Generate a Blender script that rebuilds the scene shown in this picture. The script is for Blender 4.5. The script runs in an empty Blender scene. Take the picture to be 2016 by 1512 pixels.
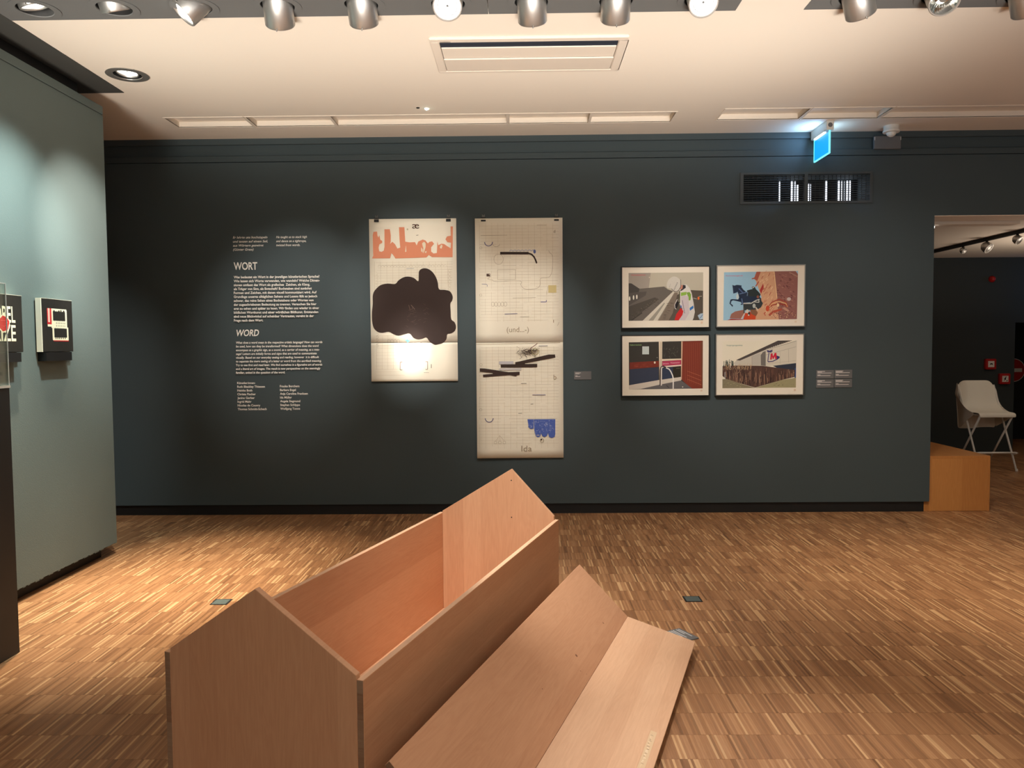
import bpy, bmesh, math, random
from mathutils import Vector, Matrix
random.seed(7)
sc = bpy.context.scene
COL = sc.collection
PI = math.pi

# ------------------------------------------------------------------ camera
CY, CP, CR = .0138, -.0488, -.0079
_f = Vector((-math.sin(CY)*math.cos(CP), math.cos(CY)*math.cos(CP), math.sin(CP)))
_r0 = Vector((math.cos(CY), math.sin(CY), 0)); _u0 = _r0.cross(_f)
_r = _r0*math.cos(CR)+_u0*math.sin(CR); _u = -_r0*math.sin(CR)+_u0*math.cos(CR)
cam_d = bpy.data.cameras.new('camera'); cam = bpy.data.objects.new('camera', cam_d); COL.objects.link(cam)
cam.matrix_world = Matrix(((_r.x,_u.x,-_f.x,0),(_r.y,_u.y,-_f.y,0),(_r.z,_u.z,-_f.z,1.372),(0,0,0,1)))
cam_d.sensor_width = 36; cam_d.lens = 36*1515/2016; cam_d.clip_start = .02
sc.camera = cam
# ------------------------------------------------------------------ world, exposure
w = bpy.data.worlds.new('world'); sc.world = w; w.use_nodes = True
w.node_tree.nodes['Background'].inputs[0].default_value = (.02,.02,.022,1)
w.node_tree.nodes['Background'].inputs[1].default_value = 1
vs = sc.view_settings
vs.view_transform = 'Standard'; vs.look = 'None'; vs.gamma = 1; vs.use_curve_mapping = False
vs.exposure = 0.24
WARM = (1.0,.87,.68); NEUT = (1.0,.96,.90); COOL = (.80,.94,.93)
def aim(o, loc, tgt):
    o.location = loc; d = Vector(tgt)-Vector(loc); o.rotation_euler = d.to_track_quat('-Z','Y').to_euler()
def spot(loc, tgt, power, deg, blend=.6, col=NEUT, size=.03, parent=None):
    l = bpy.data.lights.new('spot_light','SPOT'); l.energy = power; l.spot_size = math.radians(deg); l.spot_blend = blend
    l.color = col; l.shadow_soft_size = size
    o = bpy.data.objects.new('spot_light', l); COL.objects.link(o); aim(o, loc, tgt)
    return o
def area(loc, tgt, power, sx, sy, col=NEUT):
    l = bpy.data.lights.new('area_light','AREA'); l.shape='RECTANGLE'; l.size=sx; l.size_y=sy; l.energy=power; l.color=col
    o = bpy.data.objects.new('area_light', l); COL.objects.link(o); aim(o, loc, tgt); return o
spot((.9,4.0,2.95),(1.5,5.2,0), 85, 84, 1, NEUT); spot((-.4,4.0,2.95),(-.6,5.2,0), 35, 80, 1, NEUT); spot((2.2,4.0,2.95),(2.9,5.0,0), 80, 84, 1, WARM)  # added floor fill toward the back wall, no fixtures at these points
# added area lights: a strip brightening the visible ceiling, a wide one for ambient
def up(loc, tgt, power, sx, sy, spread, col):
    o = area(loc, tgt, power, sx, sy, col); o.data.spread = math.radians(spread)
up((-.3,.2,.6),(-.5,4.35,3.05), 29, 5.2, .4, 26, (1,.94,.86))
area((1.7,-1.4,.2),(2.0,-1.75,3.05), 280, 7, 1.2, (.98,.98,.98))
# added spots without fixtures, brightening trough inside, its near gable and right floor
spot((-.70,2.45,2.98),(-.12,3.5,.4), 300, 38, .9, NEUT)
spot((-1.4,-.8,2.95),(-.8,2.0,.4), 26, 60, 1, NEUT)
spot((3.2,3.0,2.98),(3.0,3.6,0), 75, 84, 1, WARM)
spot((5.4,2.4,2.98),(3.2,4.1,0), 260, 36, .7, WARM)
spot((-1.96,4.0,2.93),(-2.74,4.10,1.35), 160, 84, .9, COOL)
spot((-1.75,4.1,2.93),(-2.74,4.90,1.95), 190, 46, .95, NEUT)
spot((5.2,7.4,2.38),(4.9,8.5,.5), 4.5, 70, .9, (.9,.95,1))
area((5.6,7.6,1.6),(5.6,7.6,3), 11, 1, 1, (1,.85,.7))  # added uplight brightening the low ceiling of the next room, no fixture
spot((6.9,9.2,2.1),(6.1,9.69,1.9), 2.2, 120, 1, (.15,.45,1))

# ------------------------------------------------------------------ materials
def lin(c):
    return tuple((x/255/12.92 if x/255<=.04045 else ((x/255+.055)/1.055)**2.4) for x in c)
def nt(name):
    m = bpy.data.materials.new(name); m.use_nodes = True; n = m.node_tree; b = n.nodes['Principled BSDF']; return m, n, b
def N(n, t, **k):
    o = n.nodes.new(t)
    for a, v in k.items(): setattr(o, a, v)
    return o
def paint(name, rgb, rough=.6, metal=0, bump=.0, scale=200, var=.0, vscale=3, spec=.5):
    m, n, b = nt(name); c = lin(rgb)+(1,)
    b.inputs['Base Color'].default_value = c; b.inputs['Roughness'].default_value = rough; b.inputs['Metallic'].default_value = metal
    b.inputs['Specular IOR Level'].default_value = spec
    tc = N(n,'ShaderNodeTexCoord'); no = N(n,'ShaderNodeTexNoise'); no.inputs['Scale'].default_value = scale; no.inputs['Detail'].default_value = 3
    n.links.new(tc.outputs['Object'], no.inputs['Vector'])
    if bump:
        bp = N(n,'ShaderNodeBump'); bp.inputs['Strength'].default_value = bump; bp.inputs['Distance'].default_value = .002
        n.links.new(no.outputs['Fac'], bp.inputs['Height']); n.links.new(bp.outputs['Normal'], b.inputs['Normal'])
    if var:
        n2 = N(n,'ShaderNodeTexNoise'); n2.inputs['Scale'].default_value = vscale; n2.inputs['Detail'].default_value = 4
        n.links.new(tc.outputs['Object'], n2.inputs['Vector'])
        mx = N(n,'ShaderNodeMix', data_type='RGBA'); mx.inputs['A'].default_value = tuple(x*(1-var) for x in c[:3])+(1,)
        mx.inputs['B'].default_value = tuple(min(1,x*(1+var)) for x in c[:3])+(1,)
        n.links.new(n2.outputs['Fac'], mx.inputs['Factor']); n.links.new(mx.outputs['Result'], b.inputs['Base Color'])
    return m
def emit(name, rgb, s):
    m, n, b = nt(name); b.inputs['Base Color'].default_value = (0,0,0,1)
    b.inputs['Emission Color'].default_value = lin(rgb)+(1,); b.inputs['Emission Strength'].default_value = s; return m
def glassy(name, tint=(1,1,1), fac=.05):
    m = bpy.data.materials.new(name); m.use_nodes = True; n = m.node_tree
    n.nodes.remove(n.nodes['Principled BSDF']); out = n.nodes['Material Output']
    t = N(n,'ShaderNodeBsdfTransparent'); t.inputs[0].default_value = tint+(1,)
    g = N(n,'ShaderNodeBsdfGlossy'); g.inputs['Roughness'].default_value = .03
    mx = N(n,'ShaderNodeMixShader'); mx.inputs[0].default_value = fac
    n.links.new(t.outputs[0], mx.inputs[1]); n.links.new(g.outputs[0], mx.inputs[2]); n.links.new(mx.outputs[0], out.inputs[0]); return m
def attrmat(name, rough=.7, spec=.2):
    m, n, b = nt(name); a = N(n,'ShaderNodeAttribute'); a.attribute_name = 'Col'
    n.links.new(a.outputs['Color'], b.inputs['Base Color']); b.inputs['Roughness'].default_value = rough; b.inputs['Specular IOR Level'].default_value = spec; return m
def math_(n, op, a, b=None):
    o = N(n,'ShaderNodeMath', operation=op)
    for i, v in enumerate((a,b)):
        if v is None: continue
        if isinstance(v,(int,float)): o.inputs[i].default_value = v
        else: n.links.new(v, o.inputs[i])
    return o.outputs[0]
def beech(name, across, along, stave=.085, rgb=(214,165,128), vary=.16, rough=.42):
    """edge-glued beech board: grain runs along one local axis, staves lie side by side on the other"""
    m, n, b = nt(name); tc = N(n,'ShaderNodeTexCoord'); sp = N(n,'ShaderNodeSeparateXYZ'); n.links.new(tc.outputs['Object'], sp.inputs[0])
    A = sp.outputs[across]; L = sp.outputs[along]
    oi = N(n,'ShaderNodeObjectInfo')
    sid = math_(n,'FLOOR', math_(n,'DIVIDE', math_(n,'ADD', A, math_(n,'MULTIPLY', oi.outputs['Random'], .07)), stave))
    wn = N(n,'ShaderNodeTexWhiteNoise', noise_dimensions='2D'); cb = N(n,'ShaderNodeCombineXYZ')
    n.links.new(sid, cb.inputs[0]); n.links.new(oi.outputs['Random'], cb.inputs[1]); n.links.new(cb.outputs[0], wn.inputs['Vector'])
    def stretched(sa, sl, det, dist, seedmul):
        c = N(n,'ShaderNodeCombineXYZ')
        n.links.new(math_(n,'ADD', math_(n,'MULTIPLY', A, sa), math_(n,'MULTIPLY', wn.outputs['Value'], seedmul)), c.inputs[0])
        n.links.new(math_(n,'MULTIPLY', L, sl), c.inputs[1]); n.links.new(math_(n,'MULTIPLY', wn.outputs['Value'], 13.), c.inputs[2])
        t = N(n,'ShaderNodeTexNoise'); t.inputs['Scale'].default_value = 1; t.inputs['Detail'].default_value = det; t.inputs['Distortion'].default_value = dist
        n.links.new(c.outputs[0], t.inputs['Vector']); return t.outputs['Fac']
    g1 = stretched(14, 1.6, 3, .4, 7.); g2 = stretched(190, 9, 3, .2, 3.); g3 = stretched(700, 40, 1, 0, 5.)
    # ring figure: contour lines of the broad noise
    ring = math_(n,'PINGPONG', math_(n,'MULTIPLY', g1, 11.), .5)
    val = math_(n,'ADD', math_(n,'MULTIPLY', wn.outputs['Value'], .30), math_(n,'MULTIPLY', g2, .36))
    val = math_(n,'ADD', val, math_(n,'MULTIPLY', ring, .22)); val = math_(n,'ADD', val, math_(n,'MULTIPLY', g3, .12))
    cr = N(n,'ShaderNodeValToRGB'); c = lin(rgb)
    cr.color_ramp.elements[0].position = .2; cr.color_ramp.elements[0].color = (c[0]*(1-vary*.9), c[1]*(1-vary*1.35), c[2]*(1-vary*1.6), 1)
    cr.color_ramp.elements[1].position = .85; cr.color_ramp.elements[1].color = (min(1,c[0]*(1+vary*.5)), c[1]*(1+vary*.7), c[2]*(1+vary*.8), 1)
    n.links.new(val, cr.inputs[0]); n.links.new(cr.outputs[0], b.inputs['Base Color'])
    b.inputs['Roughness'].default_value = rough; b.inputs['Specular IOR Level'].default_value = .35
    bp = N(n,'ShaderNodeBump'); bp.inputs['Strength'].default_value = .12; bp.inputs['Distance'].default_value = .0006
    n.links.new(g2, bp.inputs['Height']); n.links.new(bp.outputs['Normal'], b.inputs['Normal']); return m
def parquet():
    m, n, b = nt('parquet strips'); tc = N(n,'ShaderNodeTexCoord'); sp = N(n,'ShaderNodeSeparateXYZ'); n.links.new(tc.outputs['Object'], sp.inputs[0])
    row = math_(n,'FLOOR', math_(n,'DIVIDE', math_(n,'SUBTRACT', sp.outputs[1], 3.617), .16))
    off = N(n,'ShaderNodeTexWhiteNoise', noise_dimensions='1D'); n.links.new(row, off.inputs['W'])
    xs = math_(n,'ADD', math_(n,'DIVIDE', sp.outputs[0], .0088), off.outputs['Value'])
    idx = math_(n,'FLOOR', xs); fr = math_(n,'FRACT', xs)
    def wn(mul):
        c = N(n,'ShaderNodeCombineXYZ'); n.links.new(idx, c.inputs[0]); n.links.new(row, c.inputs[1]); c.inputs[2].default_value = mul
        t = N(n,'ShaderNodeTexWhiteNoise', noise_dimensions='3D'); n.links.new(c.outputs[0], t.inputs['Vector']); return t.outputs['Value']
    r1 = wn(.3); r2 = wn(5.7)
    # batches of strips cut from one board share a tone
    c = N(n,'ShaderNodeCombineXYZ'); n.links.new(math_(n,'FLOOR', math_(n,'MULTIPLY', idx, .17)), c.inputs[0]); n.links.new(row, c.inputs[1]); c.inputs[2].default_value = 9
    gr = N(n,'ShaderNodeTexWhiteNoise', noise_dimensions='3D'); n.links.new(c.outputs[0], gr.inputs['Vector'])
    c2 = N(n,'ShaderNodeCombineXYZ'); n.links.new(math_(n,'MULTIPLY', sp.outputs[0], 320), c2.inputs[0]); n.links.new(math_(n,'MULTIPLY', sp.outputs[1], 16), c2.inputs[1]); n.links.new(r2, c2.inputs[2])
    g = N(n,'ShaderNodeTexNoise'); g.inputs['Scale'].default_value = 1; g.inputs['Detail'].default_value = 2; n.links.new(c2.outputs[0], g.inputs['Vector'])
    v = math_(n,'ADD', math_(n,'MULTIPLY', r1, .40), math_(n,'MULTIPLY', gr.outputs['Value'], .26)); v = math_(n,'ADD', v, math_(n,'MULTIPLY', g.outputs['Fac'], .3))
    cr = N(n,'ShaderNodeValToRGB'); e = cr.color_ramp.elements
    e[0].position = .12; e[0].color = lin((128,88,58))+(1,); e[1].position = .88; e[1].color = lin((184,139,98))+(1,)
    q = e.new(.5); q.color = lin((158,113,76))+(1,)
    n.links.new(v, cr.inputs[0])
    # a few pale sapwood strips and a few dark ones
    m1 = N(n,'ShaderNodeMix', data_type='RGBA'); n.links.new(math_(n,'MULTIPLY', math_(n,'GREATER_THAN', r2, .90), .5), m1.inputs['Factor']); n.links.new(cr.outputs[0], m1.inputs['A']); m1.inputs['B'].default_value = lin((226,184,134))+(1,)
    m2 = N(n,'ShaderNodeMix', data_type='RGBA'); n.links.new(math_(n,'MULTIPLY', math_(n,'LESS_THAN', r2, .06), .35), m2.inputs['Factor']); n.links.new(m1.outputs['Result'], m2.inputs['A']); m2.inputs['B'].default_value = lin((62,38,22))+(1,)
    cr = m2
    gap = math_(n,'LESS_THAN', fr, .05)
    mx = N(n,'ShaderNodeMix', data_type='RGBA'); n.links.new(math_(n,'MULTIPLY', gap, .45), mx.inputs['Factor']); n.links.new(cr.outputs['Result'], mx.inputs['A']); mx.inputs['B'].default_value = (.02,.012,.006,1)
    n.links.new(mx.outputs['Result'], b.inputs['Base Color'])
    b.inputs['Roughness'].default_value = .36; b.inputs['Specular IOR Level'].default_value = .4
    n.links.new(math_(n,'ADD', math_(n,'MULTIPLY', r2, .12), .34), b.inputs['Roughness'])
    return m
M = dict(
 wall = paint('dark green grey wall paint', (63,75,78), .75, bump=.25, scale=350, var=.05, vscale=2),
 wall_l = paint('grey green wall paint', (104,117,113), .8, bump=.5, scale=260, var=.06, vscale=3),  # same paint as the back wall, lightened to stand for strong spotlights
 black = paint('black matt paint', (14,14,14), .6), dark = paint('dark ceiling paint', (62,62,58), .8, bump=.1),
 ceil = paint('white ceiling paint', (232,220,204), .85, bump=.05, scale=300), grey = paint('grey ceiling panel', (104,104,102), .7, bump=.06),
 white = paint('white plastic', (226,222,212), .45), metal = paint('brushed aluminium', (196,193,188), .42, .9, bump=.12, scale=90),
 chrome = paint('polished reflector', (225,225,220), .12, 1), hole = paint('dark recess', (22,21,20), .7),
 paper = paint('cream paper', (246,238,218), .85, var=.02), mat = paint('cream passe-partout', (240,230,212), .8), steel = paint('silver frame', (170,168,162), .3, 1),
 ped = paint('black pedestal paint', (40,39,37), .55), lens = emit('lit lamp lens', (255,250,238), 4), lens_off = paint('unlit lamp glass', (150,150,146), .15, .6),
 letter = paint('white vinyl lettering', (250,246,236), .6), tag = paint('grey caption card', (104,104,104), .6), print = attrmat('flat print'),
 glass = glassy('picture glass', fac=.012), acryl = glassy('acrylic', (.93,.95,.94), .07), aedge = paint('bright acrylic edge', (220,226,222), .3),
 red = paint('red plastic', (176,30,26), .4), board = paint('dark board paint', (46,53,53), .7), cloth = paint('off white cotton cover', (226,220,205), .9, bump=.5, scale=60),
 tube = paint('white enamelled tube', (222,218,208), .35), louvre = paint('blackish blade', (52,58,70), .35, .4),
 grille = paint('wall grille paint', (66,72,72), .5), plug = paint('grey green socket lid', (82,92,88), .5), glow = emit('daylight behind grille', (225,232,245), 2.2),
 exit = emit('lit exit panel', (20,150,235), 1.25), exit_e = emit('bright exit panel edge', (120,235,250), 1.3), exit_t = emit('exit sign tube', (215,245,255), 3.5),
 led = emit('emergency lamp', (235,255,235), 22), canvas = paint('painted black canvas', (40,38,34), .5, bump=.4, scale=40, var=.4, vscale=9), cream = paint('cream paint', (250,244,220), .6),
 floor = parquet(),
 wood_s = beech('beech boards, grain lengthwise', 2, 1, .075), wood_g = beech('beech boards, grain upright', 0, 2, .095), wood_lit = beech('pale beech boards of the roof', 0, 1, .08, rgb=(230,187,152)),  # the last set is the same beech, lightened as if lit
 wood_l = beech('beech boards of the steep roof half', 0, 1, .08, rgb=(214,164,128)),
 wood_b = beech('oak veneer, grain upright', 0, 2, .31, rgb=(196,136,76), vary=.2), wood_e = beech('beech end grain', 2, 0, .07, rgb=(158,130,106), vary=.3),
)
# ------------------------------------------------------------------ mesh helpers
class MB:
    def __init__(s): s.bm = bmesh.new(); s.col = None
    def box(s, x0,x1,y0,y1,z0,z1, mi=0):
        v = [s.bm.verts.new(p) for p in ((x0,y0,z0),(x1,y0,z0),(x1,y1,z0),(x0,y1,z0),(x0,y0,z1),(x1,y0,z1),(x1,y1,z1),(x0,y1,z1))]
        for f in ((3,2,1,0),(4,5,6,7),(0,1,5,4),(1,2,6,5),(2,3,7,6),(3,0,4,7)):
            q = s.bm.faces.new([v[i] for i in f]); q.material_index = mi
        return s
    def cyl(s, p, q, r, seg=20, r2=None, caps=True, smooth=True):
        p, q = Vector(p), Vector(q); d = (q-p).normalized(); a = d.orthogonal().normalized(); b = d.cross(a); r2 = r if r2 is None else r2
        A = [s.bm.verts.new(p+(a*math.cos(t)+b*math.sin(t))*r) for t in [2*PI*i/seg for i in range(seg)]]
        B = [s.bm.verts.new(q+(a*math.cos(t)+b*math.sin(t))*r2) for t in [2*PI*i/seg for i in range(seg)]]
        for i in range(seg):
            f = s.bm.faces.new((A[i],A[(i+1)%seg],B[(i+1)%seg],B[i])); f.smooth = smooth
        if caps: s.bm.faces.new(A[::-1]); s.bm.faces.new(B)
        return s
    def lathe(s, c, axis, prof, seg=28):
        """prof: list of (radius, distance along axis)"""
        c = Vector(c); d = Vector(axis).normalized(); a = d.orthogonal().normalized(); b = d.cross(a); R = []
        for r, h in prof: R.append([s.bm.verts.new(c+d*h+(a*math.cos(t)+b*math.sin(t))*max(r,1e-5)) for t in [2*PI*i/seg for i in range(seg)]])
        for k in range(len(R)-1):
            for i in range(seg):
                f = s.bm.faces.new((R[k][i],R[k][(i+1)%seg],R[k+1][(i+1)%seg],R[k+1][i])); f.smooth = abs(prof[k][0]-prof[k+1][0])<.6*abs(prof[k][1]-prof[k+1][1])+1e-4 or len(prof)>7
        return s
    def tube(s, pts, r, seg=10):
        for a, b in zip(pts, pts[1:]): s.cyl(a, b, r, seg)
        for p in pts[1:-1]:
            bmesh.ops.create_uvsphere(s.bm, u_segments=seg, v_segments=6, radius=r, matrix=Matrix.Translation(p))
        return s
    def prism(s, pts, d):
        """flat outline pts (3-D) pushed by vector d"""
        d = Vector(d); A = [s.bm.verts.new(p) for p in pts]; B = [s.bm.verts.new(Vector(p)+d) for p in pts]; n = len(A)
        s.bm.faces.new(A[::-1]); s.bm.faces.new(B)
        for i in range(n): s.bm.faces.new((A[i],A[(i+1)%n],B[(i+1)%n],B[i]))
        return s
    def bevel(s, w=.0015, seg=1):
        bmesh.ops.remove_doubles(s.bm, verts=s.bm.verts[:], dist=1e-6)
        bmesh.ops.bevel(s.bm, geom=s.bm.edges[:], offset=w, segments=seg, affect='EDGES', clamp_overlap=True); return s
    def build(s, name, mat, parent=None, loc=None, rot=None, normals=True):
        if normals: bmesh.ops.recalc_face_normals(s.bm, faces=s.bm.faces[:])
        me = bpy.data.meshes.new(name); s.bm.to_mesh(me); s.bm.free()
        for m_ in (mat if isinstance(mat,(list,tuple)) else [mat]): me.materials.append(m_)
        o = bpy.data.objects.new(name, me); COL.objects.link(o)
        if parent is not None: o.parent = parent
        if loc is not None: o.location = loc
        if rot is not None: o.rotation_euler = rot
        return o
def box(*a): return MB().box(*a)
def tag(o, label=None, cat=None, group=None, kind=None):
    if label: o['label'] = label
    if cat: o['category'] = cat
    if group: o['group'] = group
    if kind: o['kind'] = kind
    return o
def thing(name, label, cat, loc=(0,0,0), rz=0, group=None):
    o = bpy.data.objects.new(name, None); COL.objects.link(o); o.location = loc; o.rotation_euler = (0,0,rz); o.empty_display_size = .1
    return tag(o, label, cat, group)
def structure(mb, name, mat, parent=None):
    o = mb.build(name, mat, parent)
    if parent is None: tag(o, kind='structure')
    return o
def grid_cells(a0, a1, b0, b1, holes):
    xs = sorted({a0,a1}|{h[0] for h in holes}|{h[1] for h in holes}); ys = sorted({b0,b1}|{h[2] for h in holes}|{h[3] for h in holes})
    xs = [x for x in xs if a0<=x<=a1]; ys = [y for y in ys if b0<=y<=b1]
    for i in range(len(xs)-1):
        for j in range(len(ys)-1):
            cx, cy = (xs[i]+xs[i+1])/2, (ys[j]+ys[j+1])/2
            if not any(h[0]<cx<h[1] and h[2]<cy<h[3] for h in holes): yield xs[i],xs[i+1],ys[j],ys[j+1]
# text outlines
_tc = {}
def text2d(body, bold=0, shear=0, sx=1):
    key = (body,bold,shear)
    if key not in _tc:
        cu = bpy.data.curves.new('t','FONT'); cu.body = body; cu.size = 1; cu.offset = bold; cu.shear = shear; cu.resolution_u = 3
        ob = bpy.data.objects.new('t', cu); me = bpy.data.meshes.new_from_object(ob)
        _tc[key] = ([v.co.copy() for v in me.vertices], [tuple(p_.vertices) for p_ in me.polygons])
        bpy.data.objects.remove(ob); bpy.data.curves.remove(cu); bpy.data.meshes.remove(me)
    return _tc[key]
class Draw:
    """flat print: coloured outlines in metres on an upright sheet (x right, z up), facing -Y; later layers lie a hair nearer"""
    def __init__(s, dim=1.0): s.v=[]; s.f=[]; s.c=[]; s.k=0; s.dim = dim   # print colours are pigment, so below full white
    def lay(s): s.k += 1
    def poly(s, pts, c, lin_=True):
        i = len(s.v); y = -.0001*s.k-1.5e-6*len(s.f)
        s.v += [(p[0],y,p[1]) for p in pts]; s.f.append(tuple(range(i,i+len(pts)))); s.c.append([q*s.dim for q in lin(c)])
    def rect(s, x0,x1,z0,z1,c): s.poly([(x0,z0),(x1,z0),(x1,z1),(x0,z1)], c)
    def line(s, p, q, w_, c):
        p, q = Vector(p), Vector(q); d = (q-p); 
        if d.length<1e-6: return
        d.normalize(); o = Vector((-d.y,d.x))*w_/2; s.poly([p-o,q-o,q+o,p+o], c)
    def path(s, pts, w_, c, closed=False):
        pts = list(pts)+([pts[0]] if closed else [])
        for a, b in zip(pts,pts[1:]): s.line(a,b,w_,c)
    def ell(s, cx, cz, rx, rz, c, a0=0, a1=360, n=22):
        s.poly([(cx+rx*math.cos(math.radians(a0+(a1-a0)*i/n)), cz+rz*math.sin(math.radians(a0+(a1-a0)*i/n))) for i in range(n+(a1-a0<360))], c)
    def arc(s, cx, cz, rx, rz, w_, c, a0, a1, n=14):
        s.path([(cx+rx*math.cos(math.radians(a0+(a1-a0)*i/n)), cz+rz*math.sin(math.radians(a0+(a1-a0)*i/n))) for i in range(n+1)], w_, c)
    def text(s, body, x, z, h, c, width=None, bold=0, shear=0, rot=0):
        """h = cap height; width squeezes the line"""
        vs_, fs = text2d(body,bold,shear)
        if not vs_: return
        x0 = min(v.x for v in vs_); x1 = max(v.x for v in vs_); k = h/.73; kx = k if width is None else width/(x1-x0)
        i = len(s.v); y = -.0001*s.k-1.5e-6*len(s.f); cr, sr = math.cos(rot), math.sin(rot)
        for v in vs_:
            a, b = (v.x-x0)*kx, v.y*k; s.v.append((x+a*cr-b*sr, y, z+a*sr+b*cr))
        for f in fs: s.f.append(tuple(i+q for q in f)); s.c.append([q*s.dim for q in lin(c)])
    def build(s, name, parent=None, loc=None, mat=None, rot=None, warp=None):
        if warp: s.v = [(x,y+warp(x,z),z) for x,y,z in s.v]
        me = bpy.data.meshes.new(name); me.from_pydata(s.v,[],s.f); ca = me.color_attributes.new('Col','FLOAT_COLOR','CORNER')
        buf = []
        for p_, c in zip(me.polygons, s.c): buf += (list(c)+[1.])*p_.loop_total
        ca.data.foreach_set('color', buf); me.materials.append(mat or M['print'])
        o = bpy.data.objects.new(name, me); COL.objects.link(o)
        if parent is not None: o.parent = parent
        if loc is not None: o.location = loc
        if rot is not None: o.rotation_euler = rot
        return o
def smooth(pts, n=4):
    out = []; m_ = len(pts)
    for i in range(m_):
        p0,p1,p2,p3 = [Vector(pts[(i+j)%m_]) for j in (-1,0,1,2)]
        for k in range(n):
            t = k/n; out.append(.5*((2*p1)+(p2-p0)*t+(2*p0-5*p1+4*p2-p3)*t*t+(3*p1-p0-3*p2+p3)*t**3))
    return out

# ================================================================== THE SETTING
D = 6.25; HC = 3.057
floor = structure(box(-5.2,8.2,-3.2,11.6,-.12,-.0205), 'floor', M['black'])
k0 = -42; nrow = 92
for k in range(nrow):
    y0 = 3.617+.16*(k0+k)
    if y0<-3.1 or y0>11.4: continue
    o = box(-5.1,8.1,y0+.0004,y0+.1596,-.02,0).build('parquet_row', M['floor'], floor)
# back wall with vent opening, groove, recessed band, doorway on the right
VX0,VX1,VZ0,VZ1 = 1.772,2.785,2.512,2.728
mb = MB()
vh = (VX0,VX1,VZ0,VZ1)
for c in grid_cells(-5.1,3.30,.085,2.92,[vh,(-5.1,3.30,2.868,2.874)]): mb.box(c[0],c[1],D,D+.02,c[2],c[3])
for c in grid_cells(3.30,8.1,2.39,2.92,[(3.30,8.1,2.868,2.874)]): mb.box(c[0],c[1],D,D+.02,c[2],c[3])
for c in grid_cells(-5.1,3.30,.085,3.01,[vh]): mb.box(c[0],c[1],D+.02,D+.27,c[2],c[3])
mb.box(3.30,8.1,D+.02,D+.27,2.39,3.01)
mb.box(-5.1,8.1,D-.004,D+.27,3.01,3.20)
structure(mb,'wall_back',M['wall'])
structure(box(-5.1,3.265,D+.018,D+.25,0,.085),'baseboard_back',M['black'])
structure(box(3.30,8.1,D+.0,D+.27,2.385,2.389),'trim_1',M['ceil'])
# wall on the left
mb = MB()
mb.box(-2.95,-2.74,-3.1,5.09,.078,2.904); mb.box(-2.95,-2.746,-3.1,5.09,2.904,2.910); mb.box(-2.95,-2.74,-3.1,5.09,2.910,2.962)
structure(mb,'wall_left',M['wall_l'])
# crumbled plaster along the lower edge
mb = MB()
yy = 4.05
while yy<5.08:
    l = random.uniform(.02,.06); h = random.uniform(.002,.009); mb.box(-2.755,-2.741,yy,min(yy+l,5.088),.078-h,.0785); yy += l+random.uniform(0,.05)
structure(mb,'trim_2',M['wall_l'])
structure(box(-2.93,-2.80,-3.1,5.0,0,.078),'baseboard_left',M['black'])
structure(box(-2.94,-2.80,-3.1,4.91,2.962,HC),'trim_3',M['black'])  # recessed face above the wall, its shade put in as black
# remaining shell, out of view
structure(box(-5.2,-5.1,-3.2,6.6,0,3.2),'wall_passage',M['wall'])
structure(box(8.1,8.2,-3.2,11.6,0,3.2),'wall_right',M['wall'])
structure(box(-5.2,8.2,-3.2,-3.1,0,3.2),'wall_front',M['wall'])
# next room: far wall with a dark opening at its right end
XO = 6.147
mb = MB()
mb.box(2.9,XO,9.7,9.9,0,2.6); mb.box(XO,8.1,9.7,9.9,1.62,2.6)
structure(mb,'wall_far',M['board'])
structure(box(5.9,8.1,11.0,11.2,0,2.6),'wall_niche',M['black'])
structure(box(2.9,3.0,6.52,9.7,0,2.6),'wall_side',M['board'])
# ceiling: holes for slots, gray lamp panels, ducts
slots = [(-2.60,-2.03),(-2.005,-1.405),(-1.385,-.105),(-.085,.505),(.525,1.125)]
slots2 = [(1.47,2.075),(2.10,2.665),(2.69,4.6)]
SY0,SY1 = 5.665,5.915
holes = [(a,b,SY0,SY1) for a,b in slots] + [(a,b,5.615,5.885) for a,b in slots2]
GP = [(-2.94,1.087),(1.43,4.9)]
holes += [(a,b,3.2,3.985) for a,b in GP] + [(-2.41-.0842,-2.41+.0842,4.775-.0842,4.775+.0842)]
mb = MB()
for c in grid_cells(-5.1,8.1,-3.1,D+.02,holes): mb.box(c[0],c[1],c[2],c[3],HC,HC+.1)
mb.box(-5.1,8.1,-3.1,D+.02,HC+.24,HC+.34)
ceiling = structure(mb,'ceiling',M['ceil'])
structure(box(-5.1,8.1,D+.25,11.5,2.43,2.6),'ceiling_far',M['ceil'])
def slot_frame(a,b,y0,y1,n):
    m_ = MB(); z0,z1 = HC-.003,HC+.004; w_=.010
    m_.box(a-w_,b+w_,y0-w_,y0,z0,z1); m_.box(a-w_,b+w_,y1,y1+w_,z0,z1); m_.box(a-w_,a,y0,y1,z0,z1); m_.box(b,b+w_,y0,y1,z0,z1)
    m_.box(a,b,y0+.012,y0+.016,HC-.0,HC+.042)
    m_.box(a-.004,b+.004,y1+.001,y1+.01,HC+.004,HC+.1)
    m_.box(a,b,y0,y1,HC+.042,HC+.1)
    structure(m_,'trim_%d'%n,M['ceil'])
for i,(a,b) in enumerate(slots): slot_frame(a,b,SY0,SY1,4+i)
for i,(a,b) in enumerate(slots2): slot_frame(a,b,5.615,5.885,9+i)
# dark strip of ceiling along the left wall
structure(box(-2.90,-2.60,-3.1,5.10,HC-.004,HC+.02),'trim_12',M['dark'])
# beam box behind the doorway
structure(box(3.3,4.16,6.535,6.66,2.362,2.43),'trim_13',M['ceil'])
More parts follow.
